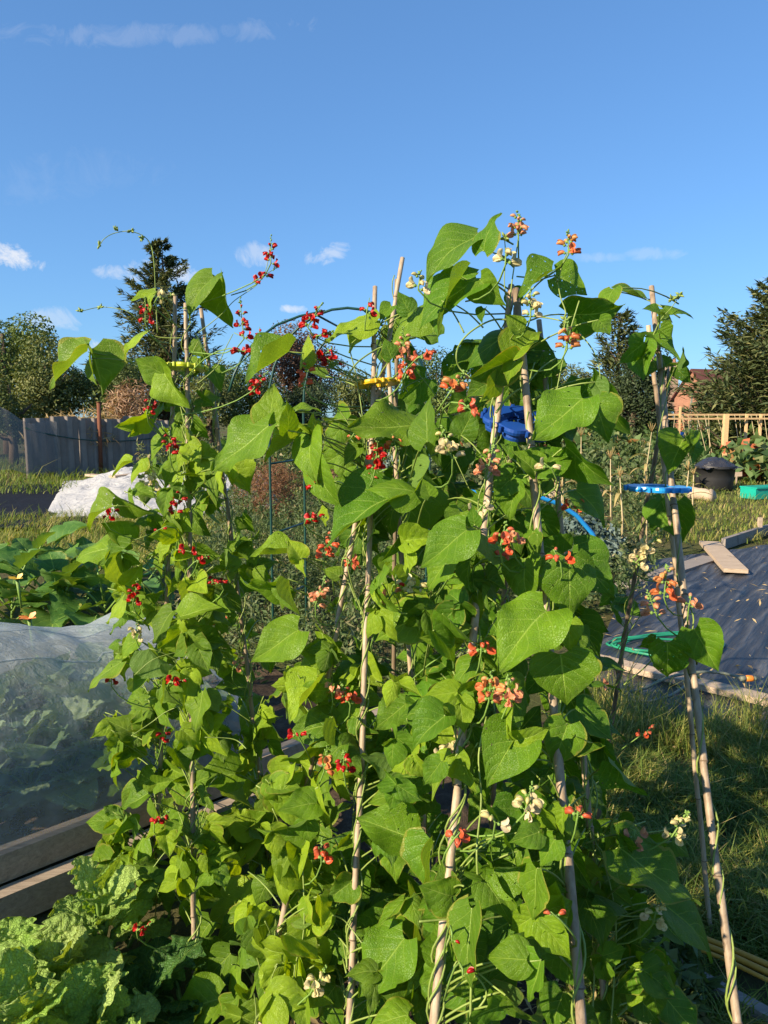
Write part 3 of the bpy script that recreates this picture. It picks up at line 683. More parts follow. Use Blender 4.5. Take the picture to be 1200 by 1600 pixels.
# ------------------------------------------------------------------ big leaved vegetables
def veg(name, c, nleaf, Lr, mesh_list, lab, cat, group, cols, spread=(.2, 1.25), hgt=.12, stalk_r=.006, z0=0.0, stalkl=(.3, .6)):
    root = tag(empty(name, Vector((c[0], c[1], z0))), lab, cat, group)
    st = MB()
    for i in range(nleaf):
        an = i * 2.4 + R.uniform(-.3, .3); el_ = lerp(spread[1], spread[0], (i / nleaf) ** .8) + R.uniform(-.15, .15)
        out = Vector((math.cos(an), math.sin(an), 0)); L = R.uniform(*Lr) * (1 if i / nleaf > .3 else .75)
        a = (out * math.cos(el_) + Vector((0, 0, math.sin(el_)))).normalized(); n = (Vector((0, 0, 1)) - a * a.z); n = (n if n.length > .1 else -out).normalized()
        if el_ > 1.2: n = (n * .5 - out).normalized(); n = (n - a * n.dot(a)).normalized()
        X = a.cross(n).normalized()
        s_ = R.uniform(*stalkl) * L; p0 = Vector((c[0], c[1], z0 + hgt * (1 - i / nleaf))); p1 = p0 + (a * .6 + Vector((0, 0, .5)) + out * .3).normalized() * s_
        m = Matrix((X * L, a * L, n * L)).transposed().to_4x4(); m.translation = p1 - root.location
        o = obj('leaf', R.choice(mesh_list), root, None, m); cc = lerpc(cols[0], cols[1], R.random()); v = R.uniform(.85, 1.15); o.color = (cc[0] * v, cc[1] * v, cc[2] * v, 1)
        st.tube([p0 - Vector((0, 0, .04)), p0.lerp(p1, .5) + out * .01, p1, p1 + a * L * .15], [stalk_r, stalk_r * .9, stalk_r * .8, stalk_r * .4], 6)
    part('stalks', st, M['calyx'], root)
    return root
rv = random.Random(21)
MUST = [leaf_shape('leaf', rv, rv.uniform(-.05, .2), rv.uniform(.3, .9), rv.uniform(-.3, .1), .07, rv.uniform(-.3, .3), 'mustard', 44, 35, .5, .47, .075, 'mustard') for _ in range(7)]
CABB = [leaf_shape('leaf', rv, rv.uniform(.0, .3), rv.uniform(.2, .8), rv.uniform(-.2, .4), .05, rv.uniform(-.2, .2), 'cabbage', 34, 27, .4, .50, .06, 'cabbage') for _ in range(5)]
SQUA = [leaf_shape('leaf', rv, rv.uniform(-.1, .35), rv.uniform(.2, .8), rv.uniform(-.3, .4), .07, rv.uniform(-.3, .3), 'squash', 22, 19, .22, .56, .02, 'squash') for _ in range(5)]
mc = ((.22, .38, .06), (.37, .49, .14)); mshade = ((.035, .10, .02), (.06, .15, .03))  # second pair: leaf greens darkened to put shade into the colour
for (px, py, n, Lr, lab, cc, hh) in [(50, 1690, 20, (.12, .19), 'big crinkled pale green mustard plant at the bottom left corner', mc, .15), (95, 1600, 18, (.11, .16), 'crinkled mustard plant with ruffled leaves right behind the corner one', mc, .12),
        (165, 1520, 14, (.10, .16), 'mustard plant with the upright crinkled leaf below the bed board', mc, .22), (-70, 1700, 8, (.12, .18), 'mustard plant cut by the left edge of the picture', mc, .15),
        (15, 1590, 16, (.11, .17), 'pale crinkled mustard plant against the left edge below the bed boards', mc, .10), (150, 1680, 15, (.12, .18), 'crinkled mustard plant at the bottom edge right of the corner one', mc, .10), (225, 1600, 7, (.12, .18), 'mustard plant darkened for shade, right of the bright crinkled ones', mshade, .03), (290, 1580, 5, (.10, .15), 'low mustard plant darkened for shade at the foot of the left canes', mshade, .02), (200, 1470, 6, (.11, .15), 'small mustard plant under the leftmost bean vines', mc, .1)]:
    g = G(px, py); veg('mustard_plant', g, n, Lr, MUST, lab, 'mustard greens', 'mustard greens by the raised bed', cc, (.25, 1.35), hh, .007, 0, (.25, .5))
CAB = [(.20, .38, 'cabbage under the mesh cut by the left edge at the front'), (.26, .80, 'cabbage under the mesh at the left edge, back row'), (.30, .36, 'cabbage under the mesh standing forward near the left end of the board'), (.33, .82, 'back row cabbage under the top fold of the mesh at left'),
 (.365, .34, 'front cabbage under the mesh whose leaf touches the board'), (.40, .78, 'back row cabbage under the mesh, pale ruffled head in the middle'), (.43, .36, 'front cabbage under the mesh above the joint of the boards'), (.47, .80, 'back row cabbage under the mesh just left of the bean leaves'),
 (.50, .38, 'front cabbage under the mesh partly behind red flowered bean leaves'), (.55, .72, 'cabbage under the mesh behind the leftmost bean canes'), (.60, .40, 'last cabbage at the far end of the mesh'), (.235, .60, 'cabbage under the mesh in the middle row at the left edge'), (.35, .60, 'middle row cabbage under the mesh with blue green leaves'), (.45, .58, 'middle row cabbage under the mesh towards the bean plants')]
for t, o, lab in CAB:
    p = bA + dv * Lt * t - nr * (.10 + o); veg('cabbage_plant', p, 15, (.15, .24), CABB, lab, 'cabbage', 'cabbages under the mesh', ((.15, .24, .11), (.30, .39, .22)), (.05, 1.3), .24 if o > .5 else .16, .008, .15, (.3, .55))
sq = ((.05, .14, .022), (.10, .21, .04))
for (px, py, n, lab) in [(20, 985, 11, 'squash plant at the left edge behind the mesh'), (95, 980, 12, 'squash plant with large dark leaves in the middle of the patch'), (165, 985, 11, 'squash plant at the right end of the patch beside the beans'), (55, 925, 9, 'squash plant at the back of the patch by the grass'), (-60, 970, 8, 'squash plant running out of the left edge'), (215, 960, 7, 'small squash plant half hidden behind the red flowered beans'), (140, 925, 8, 'squash plant at the back, right of the patch')]:
    veg('squash_plant', G(px, py), n, (.20, .33), SQUA, lab, 'squash', 'squash plants behind the mesh', sq, (-.1, .9), .3, .009, 0, (.6, 1.3))
for (px, py, z, lab) in [(46, 968, .45, 'orange squash flower resting low at the edge of the mesh'), (27, 906, .5, 'faded yellow squash flower among the leaves at left')]:
    mb = MB(); c = G(px, py, z)
    for i in range(5):
        an = i * 1.257; o_ = Vector((math.cos(an), math.sin(an) * .6 - .5, .5)).normalized(); s_ = Vector((-math.sin(an), math.cos(an), 0))
        mb.add([c - s_ * .01, c + s_ * .01, c + o_ * .04 + s_ * .02, c + o_ * .04 - s_ * .02, c + o_ * .065 + Vector((0, 0, -.01))], [(0, 1, 2, 3), (3, 2, 4)])
    mb.cur = 1; mb.tube([c - Vector((0, -.03, .2)), c], [.006, .012], 6)
    solo('squash_flower', mb, [M['orange'] if py > 950 else M['yellow'], M['calyx']], lab, 'flower')

# ------------------------------------------------------------------ weeds and crops behind
def herb_stuff(name, quad, n, h, size, mt, per=40, wr=.4):
    a, b, c, d = [np.array(q, float)[:2] for q in quad]; u = NR.random(n)[:, None]; v = NR.random(n)[:, None]
    p = (a * (1 - u) + b * u) * (1 - v) + (d * (1 - u) + c * u) * v
    hh = NR.uniform(h[0], h[1], n) * (1 + .6 * np.array([mnoise.noise(Vector((x * 1.1, y * 1.1, 3))) for x, y in p]))
    t0 = NR.random(n); pts, ax, nr_, tt, sz = [], [], [], [], []
    k_ = NR.random((n, per)) ** .8
    lean = NR.normal(0, .22, (n, 1, 2)); rad = (NR.normal(0, 1, (n, per, 2)) * (.16 * hh)[:, None, None] * (1.1 - k_)[..., None])
    xy = p[:, None, :] + lean * (hh[:, None] * k_)[..., None] + rad; z = hh[:, None] * k_ + .01
    pts = np.concatenate([xy, z[..., None]], 2).reshape(-1, 3); m_ = len(pts)
    nr_ = unit(NR.normal(size=(m_, 3)) + np.array([0, 0, .8])); ax = unit(NR.normal(size=(m_, 3)) + np.array([0, 0, .9]))
    V, Fc = cards(pts, nr_, size * NR.uniform(.5, 1.4, m_), size * wr * NR.uniform(.6, 1.3, m_), .2, ax)
    t = np.clip(np.repeat(t0, per) * .55 + NR.normal(.2, .17, m_), 0, 1)
    return tag(obj(name, qmesh(name, V, Fc, np.repeat(t, 2), M[mt])), kind='stuff')
herb_stuff('weeds', [G(300, 1120), G(760, 1120), G(720, 800), G(330, 800)], 620, (.18, .55), .055, 'weeds', 70, .3)
herb_stuff('weeds', [G(300, 1000), G(560, 1000), G(560, 800), G(330, 800)], 260, (.25, .6), .05, 'weeds', 60, .25)
herb_stuff('weeds', [G(640, 1010), G(1010, 960), G(1040, 780), G(640, 800)], 380, (.15, .5), .06, 'weeds', 60, .35)
herb_stuff('crops', [G(640, 800), G(1062, 790), G(1080, 712), G(600, 712)], 400, (.25, .9), .16, 'weeds', 40, .4)
herb_stuff('crops', [G(200, 800), G(640, 800), G(640, 715), G(240, 715)], 300, (.3, .9), .14, 'weeds', 40, .4)
herb_stuff('crops', [G(500, 742), G(1330, 742), G(1400, 690), G(450, 690)], 420, (.4, 1.1), .30, 'rhubarb', 30, .6)
for (px, py, h, w_, n, lab) in [(440, 820, .95, .55, 5200, 'reddish brown dried dock clump seen under the arch'), (395, 812, .7, .35, 2500, 'smaller dried dock clump left of the arch legs'), (520, 800, .9, .5, 3200, 'brown dried weeds right of the arch legs')]:
    b = G(px, py); r_ = tag(empty('dried_dock', b), lab, 'weed clump', 'dried weeds by the arch')
    plant_part('stems', blob_set((b.x, b.y, h * .5), w_, w_, h * .55, 10, .42, px), n, .07, 'dock', r_, wr=.14)
b = G(590, 790); r_ = tag(empty('glaucous_plant', b), 'blue green leafy plant far behind the bare centre cane', 'plant'); plant_part('leaves', blob_set((b.x, b.y, .5), .9, .6, .55, 9, .4, 3), 2200, .13, 'glauc', r_)
b = G(905, 900); r_ = tag(empty('glaucous_plant', b), 'grey blue plant below the blue water pipe', 'plant'); plant_part('leaves', blob_set((b.x, b.y, .3), .4, .3, .32, 8, .45, 5), 1800, .07, 'glauc', r_)
# maize
MZL = ['dry maize plant left of the dark mottled cane', 'dry maize stalk just left of the light blue ring', 'maize plant under the light blue ring', 'maize plant with hanging leaves right of the ring', 'tall dry maize stalk behind the two right canes', 'dry maize stalk below the biggest lit leaf', 'dry maize stalk by the pale log', 'short dry maize stalk near the blue pipe', 'dry maize stalk farthest to the right before the tub']
for i, (px, py, h, tt) in enumerate([(955, 850, 1.05, .8), (972, 872, .9, .5), (1010, 880, .85, .2), (1060, 862, .95, .35), (1000, 800, 1.3, .75), (905, 810, 1.25, .85), (880, 830, .95, .8), (870, 850, .7, .7), (1080, 835, .8, .55)]):
    b = G(px, py); root = tag(empty('maize_plant', b), MZL[i], 'maize', 'maize plants behind the right beans'); mb = MB(); lf = MB()
    lean = Vector((R.uniform(-.08, .08), R.uniform(-.05, .05), 1)) * h
    mb.tube([b, b + lean * .5 + Vector((R.uniform(-.02, .02), 0, 0)), b + lean], [.013, .010, .005], 6)
    for q in range(9):
        z = R.uniform(.1, .9); p = b + lean * z; an = R.uniform(0, 6.28); o = Vector((math.cos(an), math.sin(an), 0)); L = R.uniform(.25, .45) * h * .7; s_ = Vector((-o.y, o.x, 0)); vs, fs = [], []
        dr = R.uniform(.5, 1.6)
        for j in range(8):
            t = j / 7; c = p + o * L * t + Vector((0, 0, L * (.75 * t - dr * 1.1 * t * t))); ww = .022 * math.sin(math.pi * (.12 + .86 * t)) ; vs += [c - s_ * ww + Vector((0, 0, .006)), c, c + s_ * ww + Vector((0, 0, .006))]
        for j in range(7): fs += [(j * 3, j * 3 + 1, j * 3 + 4, j * 3 + 3), (j * 3 + 1, j * 3 + 2, j * 3 + 5, j * 3 + 4)]
        lf.t = min(1, max(0, tt + R.uniform(-.25, .25))); lf.add(vs, fs)
    for q in range(10):   # tassel
        dvv = Vector((R.gauss(0, .3), R.gauss(0, .3), 1)).normalized(); lf.t = .95; lf.tube([b + lean, b + lean + dvv * R.uniform(.08, .16) * h], [.004, .002], 4)
    part('stalk', mb, M['string'], root); part('leaves', lf, M['corn'], root)
# logs edging plots
for (a, b, z, rad, lab) in [((850, 775), (940, 772), .1, .09, 'pale log edging a plot behind the broad bean leaves'), ((948, 752), (1032, 748), .12, .12, 'thick pale log edging a plot left of the light blue ring'), ((1070, 770), (1113, 775), .1, .12, 'sawn log lying against the black tub')]:
    mb = MB(); p, q = G(*a, z), G(*b, z); n = 8; mb.tube([p.lerp(q, i / n) + Vector((0, R.uniform(-.01, .01), R.uniform(-.015, .015))) for i in range(n + 1)], [rad * R.uniform(.93, 1.05) for _ in range(n + 1)], 12)
    solo('log', mb, M['board'], lab, 'log', 'logs among the plots')
b = at(985, 26); r_ = tag(empty('prunings_heap', b), 'brown heap of prunings before the dark tree mass', 'heap'); plant_part('twigs', blob_set((b.x, b.y, .35), 1.1, .7, .55, 8, .5, 9), 2500, .28, 'pink', r_, wr=.16)

# ------------------------------------------------------------------ right hand side objects
# timber bean frame
dfr = 20; z1 = zt(648, dfr)
root = tag(empty('bean_frame', at(1040, dfr)), 'new timber bean frame with strings at the right', 'plant frame')
a, b = at(1030, dfr), at(1300, dfr + 1); up1 = Vector((0, 0, z1)); up2 = Vector((0, 0, zt(654, dfr)))
mb = MB(); mb.beam(a + up1, b + up1, .05, .05); part('rail', mb, M['timber'], root)
mb = MB(); off = Vector((0, -.55, 0)); mb.beam(a + up2 + off, b + up2 + off, .05, .045); part('rail', mb, M['timber'], root)
for (px, o_, w_) in [(1116.5, -.58, .11), (1163, -.02, .06), (1187, .05, .06), (1061, .05, .045), (1240, -.5, .1), (1145, .6, .07)]:
    p = at(px, dfr); p.y += o_; mb = MB(); mb.beam(p + Vector((0, 0, -.05)), p + Vector((0, 0, z1 + (.22 if px == 1061 else .02))), w_, w_, Vector((0, 1, 0))); part('post', mb, M['timber'], root)
for i in range(16):
    px = 1048 + i * 12 + R.uniform(-4, 4); p = at(px, dfr); q = p + Vector((R.uniform(-.3, .3), -.55, 0)); mb = MB(); mb.tube([p + up1, q + Vector((0, 0, .05))], .008, 4); part('string', mb, M['string'], root)
# wire frame beyond
mb = MB(); d2 = 30
for (x0_, y0_, x1_, y1_) in [(1080, 650, 1082, 610), (1091, 650, 1091, 608), (1104, 650, 1105, 617), (1062, 641, 1124, 644), (1080, 630, 1093, 629), (1082, 612, 1076, 650)]:
    mb.tube([P(x0_, y0_, d2), P(x1_, y1_, d2)], .022, 5)
for px in (1080, 1091, 1104, 1062, 1124): q = P(px, 648, d2); mb.tube([q, Vector((q.x, q.y, 0))], .022, 5)
solo('wire_frame', mb, M['hosegrey'], 'thin grey plant support frame before the house', 'plant support')
mb = MB(); p = at(1054, 24); mb.tube([p + Vector((0, 0, z)) for z in (0, .25, .5, .75, .98, 1.0)], [.27, .30, .30, .30, .29, .24], 20); solo('water_barrel', mb, M['blue'], 'blue water barrel beyond the right canes', 'barrel')
# black tub with bag
dt = 11.8; c = at(1115, dt); c.y += .2; rb = 27 / F * dt; rt = 30.5 / F * dt; z1 = zt(726, dt); c = G(1115, 764); rb, rt = rb * c.y / dt * 1.0, rt * c.y / dt; z1 = P(1115, 727, c.y * 1.005).z
root = tag(empty('garden_tub', c), 'round black plastic tub with a bin bag on top', 'tub')
mb = MB(); mb.tube([c + Vector((0, 0, z)) for z in (0, .02, z1 * .5, z1 * .88, z1 * .885, z1 * .96, z1 * .965, z1, z1 * .99, z1 * .8)], [rb * .97, rb, lerp(rb, rt, .5), rt * .97, rt * 1.03, rt * 1.03, rt * 1.0, rt * 1.05, rt * .96, rt * .92], 36); part('body', mb, M['pot'], root)
mb = MB(); vs, fs = [], []; n = 40
for i in range(n + 1):
    for j in range(n + 1):
        x, y = -1 + 2 * i / n, -1 + 2 * j / n; r_ = min(1, math.hypot(x, y)); h_ = .22 * (1 - r_ ** 2.2) * c.y * .055
        q = Vector((x * rt * 1.0, y * rt * 1.0, z1 * .93 + h_ + .06 * mnoise.noise(Vector((x * 3, y * 3, 2))) + .04 * abs(mnoise.noise(Vector((x * 7, y * 7, 5)))))) + Vector((c.x, c.y, 0)); vs.append(q)
for i in range(n):
    for j in range(n): q = i * (n + 1) + j; fs.append((q, q + n + 1, q + n + 2, q + 1))
mb.add(vs, fs); solo('bin_bag', mb, M['bag'], 'crumpled black bin bag piled on the tub', 'bag')
mb = MB(); p, q = G(1168, 779), G(1240, 776); mb.beam(p + Vector((0, 0, .10)), q + Vector((0, .1, .10)), .35, .2); mb.beam(p + Vector((0, 0, .21)), q + Vector((0, .1, .21)), .40, .025); solo('seed_tray', mb, M['teal'], 'teal green plastic tray at the right edge', 'tray')
mb = MB(); p = G(1150, 757); mb.beam(p + Vector((-.12, 0, .22)), p + Vector((.12, 0, .24)), .02, .1); mb.beam(p, p + Vector((0, 0, .2)), .03, .02, Vector((0, 1, 0))); solo('plant_label', mb, M['board'], 'small pale wooden plant marker beside the tub', 'plant label')
# pumpkin bed at right
b = G(1175, 757); r_ = tag(empty('pumpkin_plant', b), 'sprawling pumpkin plant with rusty leaves at the right edge', 'pumpkin'); plant_part('leaves', blob_set((b.x + .6, b.y + 1.0, .38), 1.6, 1.3, .55, 16, .4, 2), 1500, .26, 'rhubarb', r_, wr=.9, tjit=.3)
# weed membrane with boards
def mz(u, v, p): return .012 + .06 * max(0, nz3(Vector((p.x * .5 + p.y * .5, p.y * 1.3 - p.x * 1.1, 0)), 1.5, 2)) + .03 * abs(nz3(Vector((p.x * .28 + p.y * .41, p.y * 1.7 - p.x * 2.5, 0)), 1.6, 7)) + .006 * nz3(p, 9)
grid_sheet('weed_membrane', [G(880, 1130), G(1440, 1235), G(1520, 812), G(1000, 880)], 110, 120, mz, M['membrane'], None, 'dark wrinkled weed membrane covering the plot at right', 'ground sheet')
BD = [((925, 1028), (1215, 1098), .05, .11, .035, 'board', 'long pale plank lying across the front of the membrane'), ((975, 917), (1112, 872), .03, .20, .035, 'greyboard', 'grey weathered plank on the far left of the membrane'),
      ((1108, 848), (1150, 892), .06, .22, .04, 'board', 'short pale warped plank on the far side of the membrane'), ((1130, 850), (1260, 808), .06, .05, .13, 'greyboard', 'grey edging board along the far side of the membrane')]
for (a, b, z, w_, h_, mt, lab) in BD:
    mb = MB(); p, q = G(*a, z), G(*b, z); mb.beam(p, q, w_, h_); solo('plank', mb, M[mt], lab, 'plank', 'planks on the weed membrane')
mb = MB(); p = G(1186, 838); mb.beam(p, p + Vector((0, 0, .25)), .05, .04, Vector((0, 1, 0))); solo('stake', mb, M['board'], 'short stake holding the edging board', 'stake')
def mfloor(px, py):
    q = G(px, py, .045); return tuple(q)
pts = np.array([mfloor(R.uniform(930, 1300), R.uniform(850, 1170)) for _ in range(420)]); n = len(pts)
V, Fc = cards(pts, unit(NR.normal(size=(n, 3)) * .35 + np.array([0, 0, 1])), NR.uniform(.01, .09, n), NR.uniform(.003, .02, n), .2)
tag(obj('litter', qmesh('litter', V, Fc, np.repeat(NR.random(n), 2), M['straw'])), kind='stuff')
# hoses
def gpath(s_, z=.03):
    q = list(map(float, s_.split())); return [G(q[i], q[i + 1], z) for i in range(0, len(q), 2)]
def sm(pts, n=6):
    out = []
    for i in range(len(pts) - 1):
        p0 = pts[max(i - 1, 0)]; p1 = pts[i]; p2 = pts[i + 1]; p3 = pts[min(i + 2, len(pts) - 1)]
        for j in range(n): t = j / n; out.append(.5 * ((2 * p1) + (p2 - p0) * t + (2 * p0 - 5 * p1 + 4 * p2 - p3) * t * t + (3 * p1 - p0 - 3 * p2 + p3) * t ** 3))
    return out + [pts[-1]]
mb = MB()
loop = []
for t in range(4):
    for i in range(20):
        an = i / 20 * 6.283; loop.append(G(1040 + 6 * math.sin(t * 2.1) + (92 - 22 * ((t * 7) % 4) / 3) * math.cos(an), 1006 + 5 * math.sin(t * 3) + (17 - 4 * (t % 3)) * math.sin(an) + 4 * math.sin(an * 2 + t * 2), .025 + .012 * t + .01 * math.sin(an * 3 + t)))
mb.tube(loop, .009, 7); solo('garden_hose', mb, M['hosegreen'], 'coiled green hose lying on the membrane', 'hose')
root = tag(empty('garden_hose', G(1160, 1058)), 'grey hose with an orange connector lying by the long plank', 'hose')
mb = MB(); mb.tube(sm(gpath('965 1082 1000 1078 1040 1060 1075 1052 1110 1050 1140 1054 1158 1060', .10)), .009, 8); mb.tube(sm(gpath('975 1094 1010 1096 1045 1088 1070 1072 1085 1058', .06)), .009, 8); part('tube', mb, M['hosegrey'], root)
p, q = G(1156, 1060, .10), G(1182, 1060, .10); mb = MB(); mb.tube([p, p.lerp(q, .35)], .016, 12); mb.tube([p.lerp(q, .8), q], .014, 12); part('collar', mb, M['hosegrey'], root)
mb = MB(); mb.tube([p.lerp(q, .35), p.lerp(q, .45), p.lerp(q, .7), p.lerp(q, .8)], [.016, .019, .019, .016], 12); part('connector', mb, M['orange'], root)
for i, (dy, lab) in enumerate([(0, 'upper yellow pole lying in shade at the bottom right'), (10, 'middle yellow pole of the bundle at the bottom right'), (20, 'lowest yellow pole of the bundle, thinnest and nearest')]):
    mb = MB(); mb.tube(sm([G(1060, 1452 + dy, .09), G(1130, 1478 + dy, .09), G(1210, 1512 + dy * 1.2, .09), G(1330, 1562 + dy, .09)]), .009 if i < 2 else .006, 8); solo('plant_pole', mb, M['hoseyellow'], lab, 'pole', 'yellow poles on the ground')
mb = MB(); p, q = G(1030, 1520), G(1290, 1670); mb.beam(p + Vector((0, 0, .03)), q + Vector((0, 0, .03)), .035, .075); solo('edging_board', mb, M['greyboard'], 'grey edging board running out of the bottom right corner', 'board')
herb_stuff('weeds', [G(960, 1700), G(1110, 1760), G(1090, 1560), G(1010, 1480)], 40, (.06, .2), .05, 'weeds', 40, .5)
# dry litter on the soil
pts = np.array([tuple(G(R.uniform(380, 1000), R.uniform(1300, 1750), .03)) for _ in range(1600)]); n = len(pts)
V, Fc = cards(pts, unit(NR.normal(size=(n, 3)) * .5 + np.array([0, 0, 1])), NR.uniform(.015, .06, n), NR.uniform(.003, .015, n), .2)
tag(obj('litter', qmesh('litter', V, Fc, np.repeat(NR.random(n), 2), M['straw'])), kind='stuff')
# canes: top (px,py,dist) and a lower point (px,py,dist); each runs on into the soil
CANES = {
 'L1': ((290, 474, 2.15), (302, 1475, 2.08)), 'L2': ((274, 462, 2.25), (247, 1200, 2.42)), 'L3': ((314, 482, 2.28), (402, 1200, 2.5)),
 'C1': ((586, 448, 1.86), (539, 1592, 1.5)), 'C5': ((629, 403, 1.9), (428, 1485, 1.62)), 'C6': ((620, 436, 1.96), (612, 1250, 2.3)), 'C8': ((604, 520, 2.0), (676, 1400, 2.05)),
 'A': ((806, 452, 1.56), (906, 1600, 1.16)), 'B': ((799, 446, 1.58), (685, 1600, 1.2)), 'E': ((842, 500, 1.68), (943, 1600, 1.55)), 'D': ((806, 480, 1.72), (768, 1250, 2.1)),
 'H1': ((1018, 448, 1.92), (1160, 1600, 1.38)), 'H2': ((1013, 508, 1.96), (1106, 1420, 2.25)), 'H3': ((1048, 572, 2.02), (936, 1280, 2.6)),
}
CLABEL = {
 'L1': 'long bamboo cane wound with red flowered beans beside the netted bed',
 'L2': 'thin bamboo cane whose short top stands just left of the long cane',
 'L3': 'bamboo cane thickly wrapped in vines, right hand leg of the leftmost wigwam',
 'C1': 'straight bare bamboo cane passing through the yellow ring down to the bottom edge',
 'C5': 'bamboo cane whose bare tip stands highest above the centre of the beans',
 'C6': 'shorter bare cane tip tied against the tallest one above the yellow ring',
 'C8': 'back bamboo cane of the centre wigwam showing between the white flowers and red bud',
 'A': 'thick pale bamboo cane right of the blue ring, down to the bottom edge',
 'B': 'bamboo cane leaning down left from under the highest leaves, bare at bottom',
 'E': 'bamboo cane half hidden behind the thick pale one with yellow vines round it',
 'D': 'shaded back cane seen behind the blue ring and orange flowers',
 'H1': 'long bare bamboo cane leaning right, the tallest tip at the right of the beans',
 'H2': 'split bamboo cane close beside the long leaning one, standing behind it in grass',
 'H3': 'dark mottled bamboo cane leaning down left through the light blue ring',
}
def cane_at(key, py):
    (x0, y0, d0), (x1, y1, d1) = CANES[key]; t = (py - y0) / (y1 - y0)
    return x0 + (x1 - x0) * t, d0 + (d1 - d0) * t
CW = {}
def cane_line(key):
    a = P(*CANES[key][0]); b = P(*CANES[key][1]); t = (a.z + .03) / (a.z - b.z); return a, a + (b - a) * t
for key in CANES:
    a, b = cane_line(key); L = (b - a).length; mb = MB(); d = (b - a) / L
    side = d.cross(Vector((0, 1, 0))).normalized(); fr = d.cross(side)
    n = 44; rad0 = {'A': .0086, 'B': .0080, 'H1': .0082}.get(key, .0070)
    bow = R.uniform(-.012, .012); bow2 = R.uniform(-.012, .012); nodes = []; z = R.uniform(.08, .2)
    if key == 'H1': bow = -.014
    while z < L: nodes.append(z); z += R.uniform(.16, .27)
    pts, rs = [], []
    ss = sorted([L * i / n for i in range(n + 1)] + [q + e for q in nodes for e in (-.004, 0, .004) if 0 < q + e < L])
    for s_ in ss:
        t = s_ / L; kz = sum(1 for q in nodes if q < s_) % 2
        p = a + d * s_ + side * (bow * math.sin(math.pi * t) + .0016 * kz) + fr * (bow2 * math.sin(math.pi * t))
        pts.append(p); near = min(abs(q - s_) for q in nodes)
        rs.append(rad0 * (.86 + .2 * t) * (1.13 if near < .002 else (1.0 if near > .006 else .97)))
    mb.tube(pts, rs, 10)
    mb.cur = 1
    for q in nodes:
        i = min(range(len(ss)), key=lambda i: abs(ss[i] - q))
        if 1 <= i < len(pts) - 1: mb.tube([pts[i] - d * .0012, pts[i] + d * .0012], rs[i] + .0003, 10)
    o = solo('bamboo_cane', mb, [M['cane'], M['node']], CLABEL[key], 'cane', 'bamboo canes of the bean wigwams'); q = R.uniform(.75, 1.1) * (.62 if key in ('H3', 'D', 'C6') else 1)
    o.color = (q, q * .98, q * .95, 1)
    CW[key] = (pts, a, d, L)

PLABEL = {
 'L1': ('runner bean with scarlet flowers climbing the long cane beside the netted bed', 1),
 'L2': ('slim runner bean with a free curling tip reaching highest at the left against the sky', 1),
 'L3': ('runner bean of large leaves on the vine wrapped cane left of the arch', 1),
 'C1': ('runner bean around the bare cane below the yellow ring, with coral red flowers', 1),
 'C5': ('runner bean of bright yellow green leaves left of the bare centre cane, coral flowers', 1),
 'C8': ('runner bean with cream buds growing deep between the two bare front canes', 1),
 'B': ('tallest runner bean, its big leaves and cream buds topping the cane that leans left', 1),
 'A': ('runner bean with the broadest dark leaves and coral flowers around the thick pale cane', 1),
 'E': ('runner bean sprawling at bottom right with cream flowers on long stalks', 1),
 'D': ('shaded runner bean growing at the back behind the blue ring', 1),
 'H1': ('sparse runner bean with few leaves on the long cane leaning right', 1),
 'H3': ('runner bean with peach flower trusses on the dark cane under the light blue ring', 1),
}
